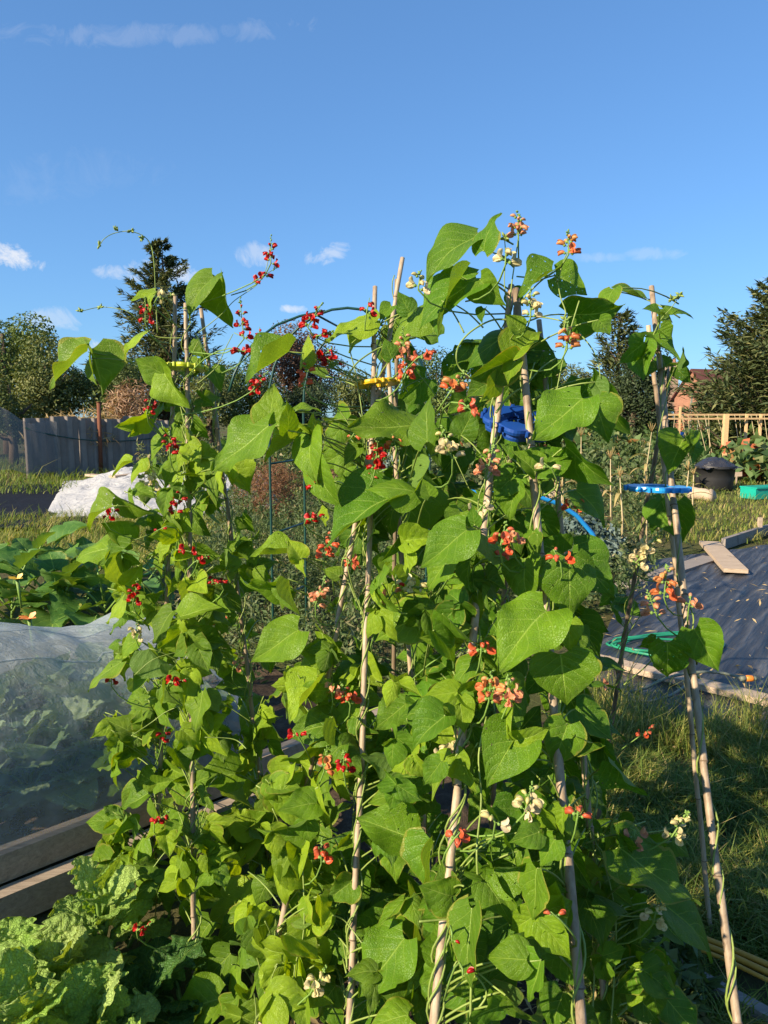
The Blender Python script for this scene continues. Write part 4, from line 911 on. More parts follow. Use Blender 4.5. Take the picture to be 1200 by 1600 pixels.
# leaf rows: base x,y  tip x,y  visible width, flags (k further back and tinted darker for shade, y young and sunlit, tinted yellower, p underside, f folded, t turned from the sun)
LEAVES = {
'L2': """138 550 61 593 48;143 545 172 614 34;143 560 148 604 22;242 457 207 472 20 y;240 462 226 488 14 y;228 520 190 552 20 y;230 652 184 677 18 y;231 655 208 687 16 y;229 648 233 630 10 y;205 722 170 742 16 y;222 718 198 748 22 y;262 685 237 720 22;175 790 115 818 38;180 776 236 812 32 t;183 855 105 858 42;205 845 168 815 34;205 850 160 880 26;190 862 183 930 28 y;195 915 228 885 26 y;193 938 160 973 24 y;215 1000 182 1022 26;213 1000 190 1026 22 y;185 1005 162 1008 14;240 1045 205 1085 28;190 1030 196 1062 26 y;190 1035 128 1060 18;232 1108 205 1130 16;207 1145 171 1120 36;203 1168 162 1225 30;240 1215 200 1235 38;232 1240 185 1265 28;185 1284 132 1275 28;190 1285 195 1325 24 y;183 1300 176 1322 12;178 1270 164 1257 14;262 1170 242 1195 24 k;225 1310 192 1360 24;238 1340 215 1360 30;243 1375 210 1412 44""",
'L1': """334 432 282 486 46;346 434 352 511 56;254 584 212 562 44;258 583 287 643 46;255 603 238 622 24 k;312 530 325 565 22 k;310 560 300 590 24 y k;283 742 247 772 22 y;280 802 250 845 28 y;345 715 322 790 42 k;280 963 347 943 30;287 983 250 1025 38;270 955 238 1000 30 k;233 1013 268 1064 28 p;255 1075 285 1100 30;318 1080 305 1140 34;318 1085 345 1118 28 p;305 1145 290 1203 42;285 1140 320 1165 26 y;245 1225 272 1215 26;240 1255 255 1310 26;300 805 322 845 30 k;300 900 325 920 26 k;352 724 395 770 44 y;362 730 353 760 20 y;348 733 338 775 14 y;278 610 262 640 24 k;330 575 352 610 26 k;300 655 320 690 28 k;265 850 248 880 22 y;272 1170 300 1200 26;262 1000 270 1030 24 k;283 1290 262 1320 26;295 1330 318 1372 30;285 1345 262 1385 28""",
'L3': """390 1075 338 1065 36 k;405 1100 372 1140 30 k;367 1210 300 1205 48;368 1197 385 1265 26 y f;395 1298 350 1270 36 y;410 1280 400 1330 22 y;400 1305 318 1348 38 y;355 1366 283 1398 55;375 1340 360 1390 22 y;402 1390 368 1365 36 y;390 1400 311 1438 38 y;405 1380 397 1453 20 y;412 1360 418 1410 16 y;385 1430 335 1465 44 k;340 1500 285 1475 40 k;342 1562 260 1575 50;368 1560 365 1502 36;368 1562 352 1606 30;370 1560 392 1540 22;375 830 398 870 28 k;372 905 400 925 26 k;370 960 345 990 26 k;410 1020 432 1052 24 k;405 1150 385 1175 28;420 1160 440 1190 26 k;330 1440 300 1480 36 k;360 1490 320 1530 40 k""",
'C5': """452 550 380 591 36;422 662 425 594 58;421 667 325 732 64;450 673 456 628 24;470 682 405 712 28 y;492 682 452 662 20 y;493 655 489 703 16 y;486 680 476 752 42;472 573 463 513 26 y;577 500 507 530 45 y;572 505 540 547 30 y;578 490 585 524 20 y;462 641 500 628 16;508 588 478 575 18 k;518 575 527 558 12;447 917 367 934 42;447 918 432 950 24;450 905 464 963 18 f;448 865 390 861 22;470 872 450 842 34 y;470 860 473 902 14 y;467 985 393 1030 56;513 1022 460 1012 38;500 1024 455 1046 28;503 985 548 1035 24 t;522 1133 442 1137 46;517 1150 437 1200 46;520 1120 543 1177 16 f;500 1065 447 1115 32 y;508 1060 480 1093 22 y;455 1195 424 1240 38 y;468 1210 466 1242 16;470 1185 487 1220 18 y;495 1255 440 1250 30;497 1230 502 1307 20 y;480 1277 408 1322 52;478 1282 482 1320 40;485 1415 482 1488 54;505 1395 480 1410 30 k;500 1400 508 1447 22 y;455 1490 432 1577 52 y;448 1458 505 1497 28 y;463 1493 492 1500 22 y;495 722 512 800 38;510 795 500 823 16 y;540 1060 508 1090 28 k;470 1100 500 1130 26 k;455 1330 428 1370 34;505 1340 530 1380 34;548 1305 528 1332 24;555 620 528 600 20 k;548 630 575 660 22 y k;530 900 505 885 22;536 940 512 965 20 k;520 1260 500 1290 22""",
'C1': """612 478 592 502 24;663 480 590 528 46;640 487 620 455 32;646 667 545 668 58;590 565 566 530 30 y k;612 560 600 532 30;613 776 507 830 66;648 770 580 742 40;640 742 651 872 28;618 785 595 842 36 k;667 962 577 988 62;638 1308 555 1278 62;612 1324 618 1377 46;640 1240 575 1235 32;672 1208 606 1212 50;612 1182 557 1185 28 p;635 1100 583 1132 38;568 1040 510 1060 30 k;548 1378 510 1400 46;615 1460 545 1425 42 k;570 1450 540 1492 32 k;633 1467 558 1537 52;605 1525 585 1545 20;640 1583 598 1545 38;638 1587 568 1592 32;570 860 545 885 26 k;600 900 575 925 30 k;560 935 575 965 26 k;555 1120 585 1150 30;545 1170 520 1200 26 k;600 1270 560 1310 36 k;560 1350 590 1390 34 k;535 1470 500 1510 36 k;525 1540 490 1580 38 k;580 1560 545 1600 38 k;608 620 632 650 30 k;560 700 535 725 26""",
'C8': """665 590 620 632 52 k;668 690 657 612 40;650 673 648 704 26 f;686 525 658 502 36 k;672 775 660 748 26;730 829 655 885 60;720 800 700 840 40;742 820 735 790 22;705 873 656 913 34;737 865 717 918 28;678 985 730 1040 42;693 959 744 1023 24 t;695 1118 635 1155 46;688 1100 654 1094 38;692 1105 725 1137 26;706 1400 655 1375 62;702 1395 690 1350 40;648 1437 601 1415 40;650 1440 680 1528 26;678 1315 652 1400 24 f;680 760 640 730 34 k;690 920 660 945 30 k;665 1240 640 1275 30;650 1320 690 1345 40 k;690 1190 660 1225 32;640 700 680 740 44 k;668 850 640 885 34 k;690 1050 655 1060 34 k;720 700 690 740 50 k;715 740 690 690 44 k;628 1400 660 1455 40 k;690 1270 655 1300 34 k;640 1530 670 1580 40 k""",
'B': """749 366 646 418 64;755 392 767 330 38;745 436 641 492 66;750 437 783 482 46;720 433 662 528 32;735 437 697 458 18 k;800 520 715 552 56 k;757 482 750 506 14;801 562 729 596 50;801 556 846 511 48 y;812 515 788 492 30 y;805 565 785 596 22 y;778 590 755 632 28 y;800 455 818 478 32 k;738 822 813 892 28 t;808 740 763 775 42;836 737 800 702 42;805 760 788 812 38;887 1131 857 1198 62;812 1140 755 1222 78;812 1140 846 1105 52 k;740 1340 760 1400 30;738 1420 705 1522 26;815 1430 740 1470 62 k;779 1571 720 1592 52;782 1550 838 1602 42;811 1329 772 1412 48;767 1262 813 1318 32;843 1300 797 1305 38;823 1500 755 1500 50;846 1500 825 1570 26;845 1498 800 1450 28;775 690 745 720 50 k;760 600 728 620 34 k;720 680 740 640 44 k;760 850 790 900 40 k;745 960 780 990 34 k;730 1080 700 1110 30;745 1180 780 1230 46 k;760 1330 800 1370 40 k;735 1470 765 1530 44 k;750 1545 720 1585 40 k;770 1010 790 1050 36;742 1000 720 970 30 k""",
'A': """864 425 800 453 42;868 430 922 456 66;911 624 827 686 64;928 627 945 689 78;925 590 975 696 62 k;930 597 952 632 18 p;887 492 965 506 46 k;935 500 955 522 42;838 735 907 688 58;883 698 957 766 30 t;900 765 957 815 56 k;820 873 805 942 44;833 830 820 882 18;840 836 832 872 14;889 872 889 971 88;893 862 960 930 82 k;880 865 836 845 52 k;854 956 758 1014 66;876 1022 883 1106 110;890 970 882 1018 38 y;905 965 930 1028 54 k;900 1150 938 1165 30;898 1108 955 1152 52 k;812 1145 838 1226 60 k;867 1312 838 1352 28;840 1357 830 1440 26;878 1420 836 1472 40;883 1415 904 1444 28 y;878 1415 857 1373 16 y;838 1262 868 1300 30 y;875 1260 855 1276 22 y;880 1262 868 1298 22 y;882 1268 905 1300 20 y;855 640 830 610 40 k;870 560 845 590 40 k;850 1050 815 1080 44 k;860 1200 820 1250 50 k;850 1380 880 1330 36 k;870 1480 900 1540 44 k;880 1550 850 1600 44 k;785 640 745 660 40 k;850 700 875 745 40 k;840 800 870 850 44 k;810 1030 780 1070 46 k""",
'E': """905 1115 955 1202 62 k;960 1190 990 1245 28;965 1325 1078 1388 66;1050 1315 1082 1332 26;962 1300 930 1282 32 k;965 1280 992 1302 26 k;1040 1413 1132 1476 52;1032 1435 1070 1476 34 k;1000 1435 1006 1486 34;972 1383 1032 1405 20 t;1010 1410 978 1420 30 k;1000 1512 962 1540 46 k;1005 1515 1062 1552 44;1040 1560 1086 1602 50 k;930 1475 915 1542 36 k;930 1375 918 1432 42 k;960 1550 990 1602 50 k;940 1300 915 1340 36 k;945 1420 975 1460 38 k;950 1500 920 1560 40 k;915 1230 950 1265 34 k;1015 1490 1045 1510 26 k;935 1560 900 1600 44 k;990 1350 955 1380 38 k;1000 1560 1030 1600 44 k""",
'D': """775 650 745 690 44 k;790 700 815 740 40 k;780 780 755 820 40 k;770 860 745 900 40 k;775 940 800 985 40 k;760 1030 735 1070 40 k;770 1110 800 1150 44 k;760 1190 735 1235 44 k;730 620 700 650 40 k;760 560 735 590 36 k;720 560 690 600 40 k""",
'H1': """1031 490 1000 484 18;1028 494 1056 500 22;1040 478 1088 480 17;1030 515 1052 530 26;1010 527 1058 568 36;1005 535 968 572 36;1005 540 995 598 20;1050 572 1000 583 20;1058 571 1071 547 12;1057 573 1077 604 14;1068 685 1034 738 44;1070 686 1090 730 26;1078 683 1083 668 10 p;1085 983 1110 1044 60;1042 1003 1048 1072 58;1025 1000 1000 1018 24""",
'H3': """960 455 1011 468 26 k;958 452 935 488 22;1040 782 1006 826 36 k;1035 783 1043 837 36;1058 783 1064 850 36""",
}
LEAVES_PLANT_ROOT = {}
for key in PLABEL:
    _, b = cane_line(key); b = b.copy(); b.z = 0
    r = empty('runner_bean_plant', b)
    tag(r, PLABEL[key][0], 'bean plant', 'runner bean plants on the wigwams'); LEAVES_PLANT_ROOT[key] = r
STEMS = {kx: MB() for kx in PLABEL}
NLEAF = {kx: 0 for kx in PLABEL}
PREF = (SUNV * .75 + Vector((0, 0, 1)) * .5 + BACK * .45).normalized()
def put_leaf(key, base, a, n, L, sx, me, flags):
    root = LEAVES_PLANT_ROOT[key]; b = a.cross(n).normalized(); n = b.cross(a) * 1
    # local axes X=b' Y=a Z=n with X x Y = Z
    X = a.cross(n).normalized()
    m = Matrix((X * L * sx, a * L, n * L)).transposed().to_4x4(); m.translation = base - root.location
    o = obj('leaf', me, root, None, m); NLEAF[key] += 1
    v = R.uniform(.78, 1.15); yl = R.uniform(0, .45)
    if 'y' in flags: yl = R.uniform(.75, 1.0); v = R.uniform(1.0, 1.2)  # young leaves, and sunlit ones whose brightness is put into the tint
    if 'k' in flags: yl *= .4; v *= .9  # inner leaves: the shade among them is put into the tint
    if key in ('L1', 'L2', 'L3', 'C5'): yl = min(1, yl + .22)  # left leaves tinted yellower to paint in sun shining through them
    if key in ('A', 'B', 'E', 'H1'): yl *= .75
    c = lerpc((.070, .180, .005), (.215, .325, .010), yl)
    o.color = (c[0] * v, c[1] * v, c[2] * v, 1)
    return o
def clampd(px, py, d, z=.07): return min(d, (CAMH - z) / max(.05, (py - 800) / F * CT + ST)) if (py - 800) / F * CT + ST > .05 else d
def stalk(key, base, py, px, up=0.0, r=.0016):
    """leaf stalk from the leaf base to the vine on its cane"""
    cx, cd_ = cane_at(key, py + R.uniform(15, 60)); tgt = P(cx, py + R.uniform(15, 60), cd_)
    if (tgt - base).length > .42: tgt = base + (tgt - base).normalized() * .3 + Vector((0, 0, -.06))
    mid = (tgt + base) / 2 + Vector((0, 0, .25 * (tgt - base).length * .5))
    pts = [base * (1 - t) ** 2 + mid * 2 * t * (1 - t) + tgt * t * t for t in (0, .2, .4, .6, .8, 1)]
    STEMS[key].tube(pts, [r, r, r, r * 1.1, r * 1.2, r * 1.3], 5)
for key, rows in LEAVES.items():
    for row in rows.replace('\n', ' ').split(';'):
        q = row.split(); bx, by, tx, ty, wpx = map(float, q[:5]); fl = ''.join(q[5:])
        cx, dc = cane_at(key, by)
        if key == 'C8' and 'k' not in fl and bx > 665: dc = 1.43 - .0001 * (by - 800) - .05
        elif key == 'C8' and 'k' not in fl: dc = 1.62
        d = dc - .06 + R.uniform(-.06, .05) - .00035 * abs(bx - cx)
        if 'k' in fl: d = dc + R.uniform(.04, .13)
        if 'k' in fl and 540 < bx < 640 and 560 < by < 640: continue
        d = clampd(tx, max(by, ty), d)
        dx, dy = tx - bx, ty - by; lp = math.hypot(dx, dy)
        a2 = (dx / lp, -dy / lp); psi = R.uniform(-.15, .5)
        a = (RIGHT * a2[0] + UP * a2[1]) * math.cos(psi) + BACK * math.sin(psi); a.normalize()
        L = lp / F * d / math.cos(psi)
        n0 = (BACK - a * BACK.dot(a)).normalized(); b0 = a.cross(n0).normalized()
        nat = .86 * lp / math.cos(psi); ratio = wpx / nat
        rho = math.acos(min(1, max(.28, ratio))) ; rho = max(rho, R.uniform(.05, .3)); sx = min(1.35, max(1, ratio))
        if ratio < .28: sx = max(.6, ratio / .28)
        c1 = n0 * math.cos(rho) + b0 * math.sin(rho); c2 = n0 * math.cos(rho) - b0 * math.sin(rho)
        if R.random() < .2 and wpx < 58: fl += 't'
        n = c1 if (c1.dot(PREF) > c2.dot(PREF)) != ('t' in fl) else c2
        if 'p' in fl: n = -n
        me = R.choice(LFOLD if 'f' in fl else LV)
        base = P(bx, by, d)
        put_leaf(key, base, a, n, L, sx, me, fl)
        stalk(key, base, by, bx)

# leaves of three further inside, round each cane
def tri_mesh(rr):
    mb = MB()
    for kx in range(3):
        src = rr.choice(LV + LFOLD); nar = rr.uniform(.72, .92); vs = [Vector((v.co.x * nar, v.co.y, v.co.z)) for v in src.vertices]
        luv = [None] * len(vs)
        for lp_, u_ in zip(src.loops, src.uv_layers[0].data): luv[lp_.vertex_index] = tuple(u_.uv)
        ang = (0, 1.5, -1.5)[kx] + rr.uniform(-.25, .25); tilt = rr.uniform(-.1, .5) + (0.35 if kx else 0)
        off = Vector((0, .22, 0)) if kx == 0 else Vector((0, .02, 0))
        m = Matrix.Rotation(ang, 4, 'Z') @ Matrix.Rotation(-tilt, 4, 'X') @ Matrix.Rotation(rr.uniform(-.5, .5), 4, 'Y')
        sc = rr.uniform(.88, 1.06)
        mb.add([m @ (v * sc) + off for v in vs], [tuple(p.vertices) for p in src.polygons], luv)
    mb.tube([Vector((0, -.5, -.12)), Vector((0, -.2, -.02)), Vector((0, .22, 0))], .012, 5)
    return mb.mesh('leaf', M['leaf'])
rr = random.Random(11)
TRI = [tri_mesh(rr) for _ in range(14)]
HOLES = [(535, 550, 645, 645), (400, 680, 500, 850), (470, 840, 585, 965), (880, 640, 1020, 860), (655, 470, 800, 520), (330, 560, 420, 640)]
FILL = {  # key: list of (y0, y1, dx0, dx1, count, length)
 'L1': [(560, 800, -45, 45, 12, .075), (800, 1400, -60, 45, 30, .085)], 'L2': [(1000, 1400, -75, 20, 26, .085), (640, 1000, -80, 10, 10, .075)],
 'L3': [(700, 1250, -35, 40, 14, .08), (1250, 1480, -60, 0, 10, .10)],
 'C5': [(620, 780, -50, 0, 5, .09), (1020, 1300, -60, 40, 16, .09), (1300, 1600, -40, 60, 12, .1)],
 'C1': [(480, 640, -30, 50, 8, .09), (640, 860, -20, 60, 8, .1), (860, 1250, -20, 70, 14, .09), (1250, 1600, -40, 60, 16, .1)],
 'C8': [(560, 820, 0, 110, 14, .1), (820, 1200, -30, 80, 16, .1), (1200, 1600, -70, 60, 18, .1)],
 'B': [(440, 640, -60, 30, 8, .1), (700, 1150, -50, 40, 12, .1), (1150, 1600, -20, 90, 18, .1)],
 'D': [(560, 900, -60, 70, 18, .1), (900, 1250, -50, 70, 16, .1)],
 'A': [(520, 760, -40, 50, 7, .10), (760, 1120, -30, 50, 9, .10), (1120, 1600, -70, 30, 13, .09)],
 'E': [(1100, 1300, -30, 20, 4, .09), (1300, 1600, -40, 100, 16, .09)],
 'H1': [], 'H3': [(860, 1250, -60, -10, 4, .09)],
}
for key, L_ in FILL.items():
    for (y0, y1, dx0, dx1, cnt, ln) in L_:
        for _ in range(cnt):
            py = R.uniform(y0, y1); cx, dc = cane_at(key, py); px = cx + R.uniform(dx0, dx1)
            if any(x0 < px < x1 and ya < py < yb for x0, ya, x1, yb in HOLES): continue
            base = P(px, py, clampd(px, py, dc + R.uniform(.08, .34), R.uniform(.1, .25)))
            n = (PREF + Vector((R.gauss(0, .45), R.gauss(0, .45), R.gauss(0, .4)))).normalized()
            a = Vector((R.gauss(0, 1), R.gauss(-.2, .6), R.gauss(-.7, .5))); a = (a - n * a.dot(n)).normalized()
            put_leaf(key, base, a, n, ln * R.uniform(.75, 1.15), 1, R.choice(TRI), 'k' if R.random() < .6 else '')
            stalk(key, base - a * ln * .5, py, px)

# smaller leaves of three on the outside, towards the light
FRONT = {'L1': [(620, 1400, -65, 60, 30, .085)], 'L2': [(800, 1390, -75, 40, 30, .08)], 'L3': [(780, 1150, -40, 40, 10, .085), (1150, 1500, -70, 40, 14, .10)],
 'C5': [(980, 1300, -60, 60, 13, .085), (1250, 1570, -40, 70, 10, .095)], 'C1': [(900, 1560, -40, 70, 14, .08)], 'C8': [(820, 1570, -50, 60, 17, .08)],
 'B': [(860, 1560, -45, 70, 14, .075)], 'A': [(1120, 1570, -70, 40, 13, .075)], 'E': [(1200, 1580, -30, 90, 12, .075)], 'H3': []}
for key, L_ in FRONT.items():
    for (y0, y1, dx0, dx1, cnt, ln) in L_:
        for _ in range(cnt):
            py = R.uniform(y0, y1); cx, dc = cane_at(key, py); px = cx + R.uniform(dx0, dx1)
            if key == 'C8': dc = 1.52
            if any(x0 < px < x1 and ya < py < yb for x0, ya, x1, yb in HOLES): continue
            if key in ('A', 'B', 'C1') and R.random() < .75 and any(abs(px - cane_at(q_, py)[0]) < 34 and py > lo for q_, lo in (('A', 1130), ('B', 1230), ('C1', 800))): continue
            base = P(px, py, clampd(px, py, dc - R.uniform(.0, .10), R.uniform(.12, .25)))
            n = (PREF + Vector((R.gauss(0, .55), R.gauss(0, .5), R.gauss(0, .5)))).normalized()
            a = Vector((R.gauss(0, 1), R.gauss(-.3, .5), R.gauss(-.8, .45))); a = (a - n * a.dot(n)).normalized()
            put_leaf(key, base, a, n, ln * R.uniform(.7, 1.1), 1, R.choice(TRI), 'y' if R.random() < .4 else '')
            stalk(key, base - a * ln * .5, py, px)
# twining stems
for key in PLABEL:
    pts, a0, d0, L0 = CW[key]
    for s_ in range(3 if key in ('L3', 'L1', 'B', 'E') else 2):
        vp = []; ph = R.uniform(0, 6); pitch = R.uniform(.13, .24); top = R.uniform(.0, .3) + (1.1 if key in ('H1',) and s_ else 0)
        if key == 'C1' and s_ == 0: top = .5
        side = d0.cross(Vector((0, 1, 0))).normalized(); fr = d0.cross(side); z = top
        while z < L0:
            i = min(len(pts) - 1, int(z / L0 * (len(pts) - 1))); c = a0 + d0 * z
            c = min(pts, key=lambda p_: abs((p_ - a0).dot(d0) - z)); c = c + d0 * (z - (c - a0).dot(d0))
            an = ph + 2 * math.pi * z / pitch; rad = .011 + .004 * math.sin(z * 17 + ph) + (.006 if s_ == 2 else 0)
            vp.append(c + side * math.cos(an) * rad + fr * math.sin(an) * rad); z += .014
        STEMS[key].tube(vp, [.0014 + .0012 * i / len(vp) for i in range(len(vp))], 5)
def smooth_pts(pts, n=6):
    out = []
    for i in range(len(pts) - 1):
        p0 = pts[max(i - 1, 0)]; p1 = pts[i]; p2 = pts[i + 1]; p3 = pts[min(i + 2, len(pts) - 1)]
        for j in range(n):
            t = j / n
            out.append(.5 * ((2 * p1) + (p2 - p0) * t + (2 * p0 - 5 * p1 + 4 * p2 - p3) * t * t + (3 * p1 - p0 - 3 * p2 + p3) * t ** 3))
    out.append(pts[-1]); return out
FREE = [  # free shoots and flower stalks: plant, radius mm, points
 ('L2', 1.6, '246 520 243 457 240 405 232 376 207 362 180 364 162 374 154 388'), ('L2', 1.5, '285 528 245 526 222 508 202 488 182 482 155 480 125 487'),
 ('L2', 1.5, '262 620 215 575 175 553 140 552'), ('L1', 1.5, '308 600 338 574 352 545 364 522'), ('L1', 1.2, '310 520 345 492 366 470 400 446 414 425 420 400 423 378'),
 ('L1', 1.1, '366 520 385 530 408 546'), ('L2', 1.4, '285 830 250 830 215 842 190 850'), ('L1', 1.3, '210 1055 240 1030 280 1018'),
 ('L1', 1.4, '205 1150 235 1130 260 1112 290 1100'), ('L1', 1.5, '240 1355 255 1335 272 1320 290 1330'),
 ('C5', 1.7, '585 660 540 655 500 660 465 668'), ('C5', 1.7, '560 690 540 655 510 615 488 590'), ('C5', 1.5, '545 720 520 700 500 670'), ('C5', 1.5, '565 620 562 640 480 645 460 642'),
 ('C1', 2.2, '545 585 560 565 590 545 620 535 650 528'), ('C1', 1.6, '575 520 548 540 555 580 565 640 570 700'),
 ('C8', 1.7, '730 690 700 650 675 610 650 580 632 560'), ('C8', 1.6, '775 720 755 680 735 650 715 610'), ('C8', 1.5, '745 790 722 740 708 710'),
 ('B', 2.2, '796 500 770 500 740 515 720 535 713 555 718 575 735 590'), ('B', 1.8, '798 495 840 495 872 500 885 505'), ('B', 1.8, '725 520 712 495 698 475 690 470'), ('B', 1.8, '755 512 730 488 700 470'),
 ('B', 1.7, '796 480 800 440 806 400 810 370'), ('B', 1.4, '792 480 788 440 790 400 788 370'), ('A', 1.7, '880 520 884 490 876 465 872 445 866 428'), ('A', 1.5, '905 470 890 520 878 570 868 620'), ('A', 1.6, '872 440 878 415 886 395'),
 ('A', 1.5, '905 520 925 545 935 570 938 590'), ('A', 1.5, '880 640 905 625 928 620'), ('B', 2.4, '775 645 790 625 805 612 815 605 816 590'), ('B', 2.0, '772 650 770 690 760 730 757 760'),
 ('H1', 1.4, '1018 530 1032 500 1048 482 1062 462'), ('H1', 1.5, '1048 590 1042 620 1035 650 1028 680'), ('H3', 1.4, '995 785 1020 735 1040 710 1060 685'),
 ('H1', 1.6, '975 1070 1005 1045 1030 1020 1062 990'), ('H3', 1.5, '965 1015 985 985 1005 955 1022 930'), ('E', 1.9, '915 1318 950 1306 1000 1302 1035 1298 1055 1292'), ('E', 1.6, '930 1318 945 1335 955 1350'),
 ('E', 1.8, '950 1428 985 1432 1010 1430'), ('B', 1.8, '655 1440 690 1437 725 1435'), ('B', 1.8, '735 1590 760 1555 745 1525 735 1515'), ('C1', 1.6, '570 1480 540 1440 520 1430'), ('L3', 1.8, '440 1600 400 1580 370 1563'),
 ('B', 1.8, '790 1555 770 1540 747 1520'), ('C5', 1.7, '560 950 540 900 515 880 470 870'), ('C1', 1.7, '568 960 555 930 545 895 540 860'),
 ('B', 2.3, '735 1600 738 1500 748 1420 745 1330 752 1250 748 1180 760 1120'), ('E', 2.2, '925 1600 930 1500 938 1400 928 1330 915 1250 912 1180'), ('E', 2.0, '955 1600 960 1520 962 1440 950 1370 925 1300'),
 ('C5', 2.0, '470 1600 460 1520 475 1450 472 1330 470 1250'), ('C8', 1.8, '610 1600 618 1530 640 1440 660 1380'), ('C5', 1.3, '385 1170 365 1155 320 1152'), ('L3', 1.5, '395 1130 350 1100 320 1085')]
def free_depth(key, px, py): cx, dc = cane_at(key, py); return dc - .05 - .0003 * abs(px - cx)
for key, r, s_ in FREE:
    q = list(map(float, s_.split())); pp = [P(q[i], q[i + 1], free_depth(key, q[i], q[i + 1]) + R.uniform(-.015, .015)) for i in range(0, len(q), 2)]
    sp = smooth_pts(pp); STEMS[key].tube(sp, [r / 1000 * (1 - .35 * i / len(sp)) for i in range(len(sp))], 6)
# little folded leaf buds at the free tips
for (px, py, key) in [(182, 360, 'L2'), (222, 372, 'L2'), (155, 384, 'L2'), (126, 486, 'L2'), (157, 481, 'L2'), (205, 361, 'L2'), (1062, 460, 'H1'), (1058, 466, 'H1'), (790, 405, 'B'), (882, 500, 'A'), (880, 512, 'A'), (255, 460, 'L1'), (790, 372, 'B'), (1050, 468, 'H1')]:
    d = free_depth(key, px, py); c = P(px, py, d)
    for _ in range(7):
        dv = Vector((R.gauss(0, 1), R.gauss(0, 1), R.gauss(.1, 1))).normalized(); e = c + dv * R.uniform(.008, .017)
        STEMS[key].tube([c, c.lerp(e, .5), e], [.0012, .0034, .0004], 5)
for key in PLABEL: part('vine_stem', STEMS[key], M['stem'], LEAVES_PLANT_ROOT[key])

# ------------------------------------------------------------------ flowers
def shell(mb, w_, h_, cup, m, ruf=0, n=6):
    vs, fs = [], []
    for i in range(n + 1):
        for j in range(n + 1):
            t = i / n; s_ = -1 + 2 * j / n; ww = w_ * math.sin(math.pi * (.08 + .84 * t)) ** .6
            x = s_ * ww; y = t * h_; z = cup * (s_ * s_) * w_ - cup * 1.2 * (t - .5) ** 2 * h_ + ruf * math.sin(9 * t + 4 * s_)
            vs.append(m @ Vector((x, y, z)))
    for i in range(n):
        for j in range(n): q = i * (n + 1) + j; fs.append((q, q + 1, q + n + 2, q + n + 1))
    mb.add(vs, fs)
def ellip(mb, c, ax, r, L, bendv=Vector((0, 0, 0)), n=7):
    pts = [c + ax * L * t + bendv * math.sin(math.pi * t) for t in [i / n for i in range(n + 1)]]
    mb.tube(pts, [max(.0004, r * math.sin(math.pi * (.04 + .93 * i / n)) ** .7) for i in range(n + 1)], 8)
def flower_mesh(kind, rr):
    mb = MB()
    if kind == 'bud':
        ellip(mb, Vector((0, 0, 0)), Vector((0, 1, 0)), .0038, .014, Vector((0, 0, .003)))
    elif kind == 'closed':
        ellip(mb, Vector((0, 0, 0)), Vector((0, 1, 0)), .0055, .019, Vector((0, 0, .005)))
        shell(mb, .0062, .016, .5, Matrix.Translation((0, .003, .004)) @ Matrix.Rotation(.3, 4, 'X'))
    else:
        for sg in (-1, 1):
            shell(mb, .0075, .016, .45, Matrix.Rotation(sg * .25, 4, 'Z') @ Matrix.Translation((sg * .0035, .004, 0)) @ Matrix.Rotation(sg * rr.uniform(.7, 1.2), 4, 'Y'), .0006)
        shell(mb, .0085, .014, -.5, Matrix.Translation((0, .004, .004)) @ Matrix.Rotation(rr.uniform(1.0, 1.6), 4, 'X'), .0006)
        ellip(mb, Vector((0, .003, 0)), Vector((0, 1, 0)), .003, .011, Vector((0, 0, .003)))
    mb.cur = 1
    ellip(mb, Vector((0, -.002, 0)), Vector((0, 1, 0)), .0036, .0065)
    mb.tube([Vector((0, -.008, -.001)), Vector((0, -.001, 0))], .0008, 5)
    return mb.mesh('flower', [M['petal'], M['calyx']])
rr = random.Random(5)
FM = {'bud': [flower_mesh('bud', rr)], 'closed': [flower_mesh('closed', rr) for _ in range(2)], 'open': [flower_mesh('open', rr) for _ in range(4)]}
FC = {'R': ((.62, .012, .008), (.50, .008, .006)), 'O': ((.80, .115, .035), (.72, .18, .08)), 'P': ((.82, .30, .15), (.80, .42, .22)), 'C': ((.82, .68, .42), (.74, .66, .25)), 'M': ((.78, .16, .05), (.80, .42, .14))}
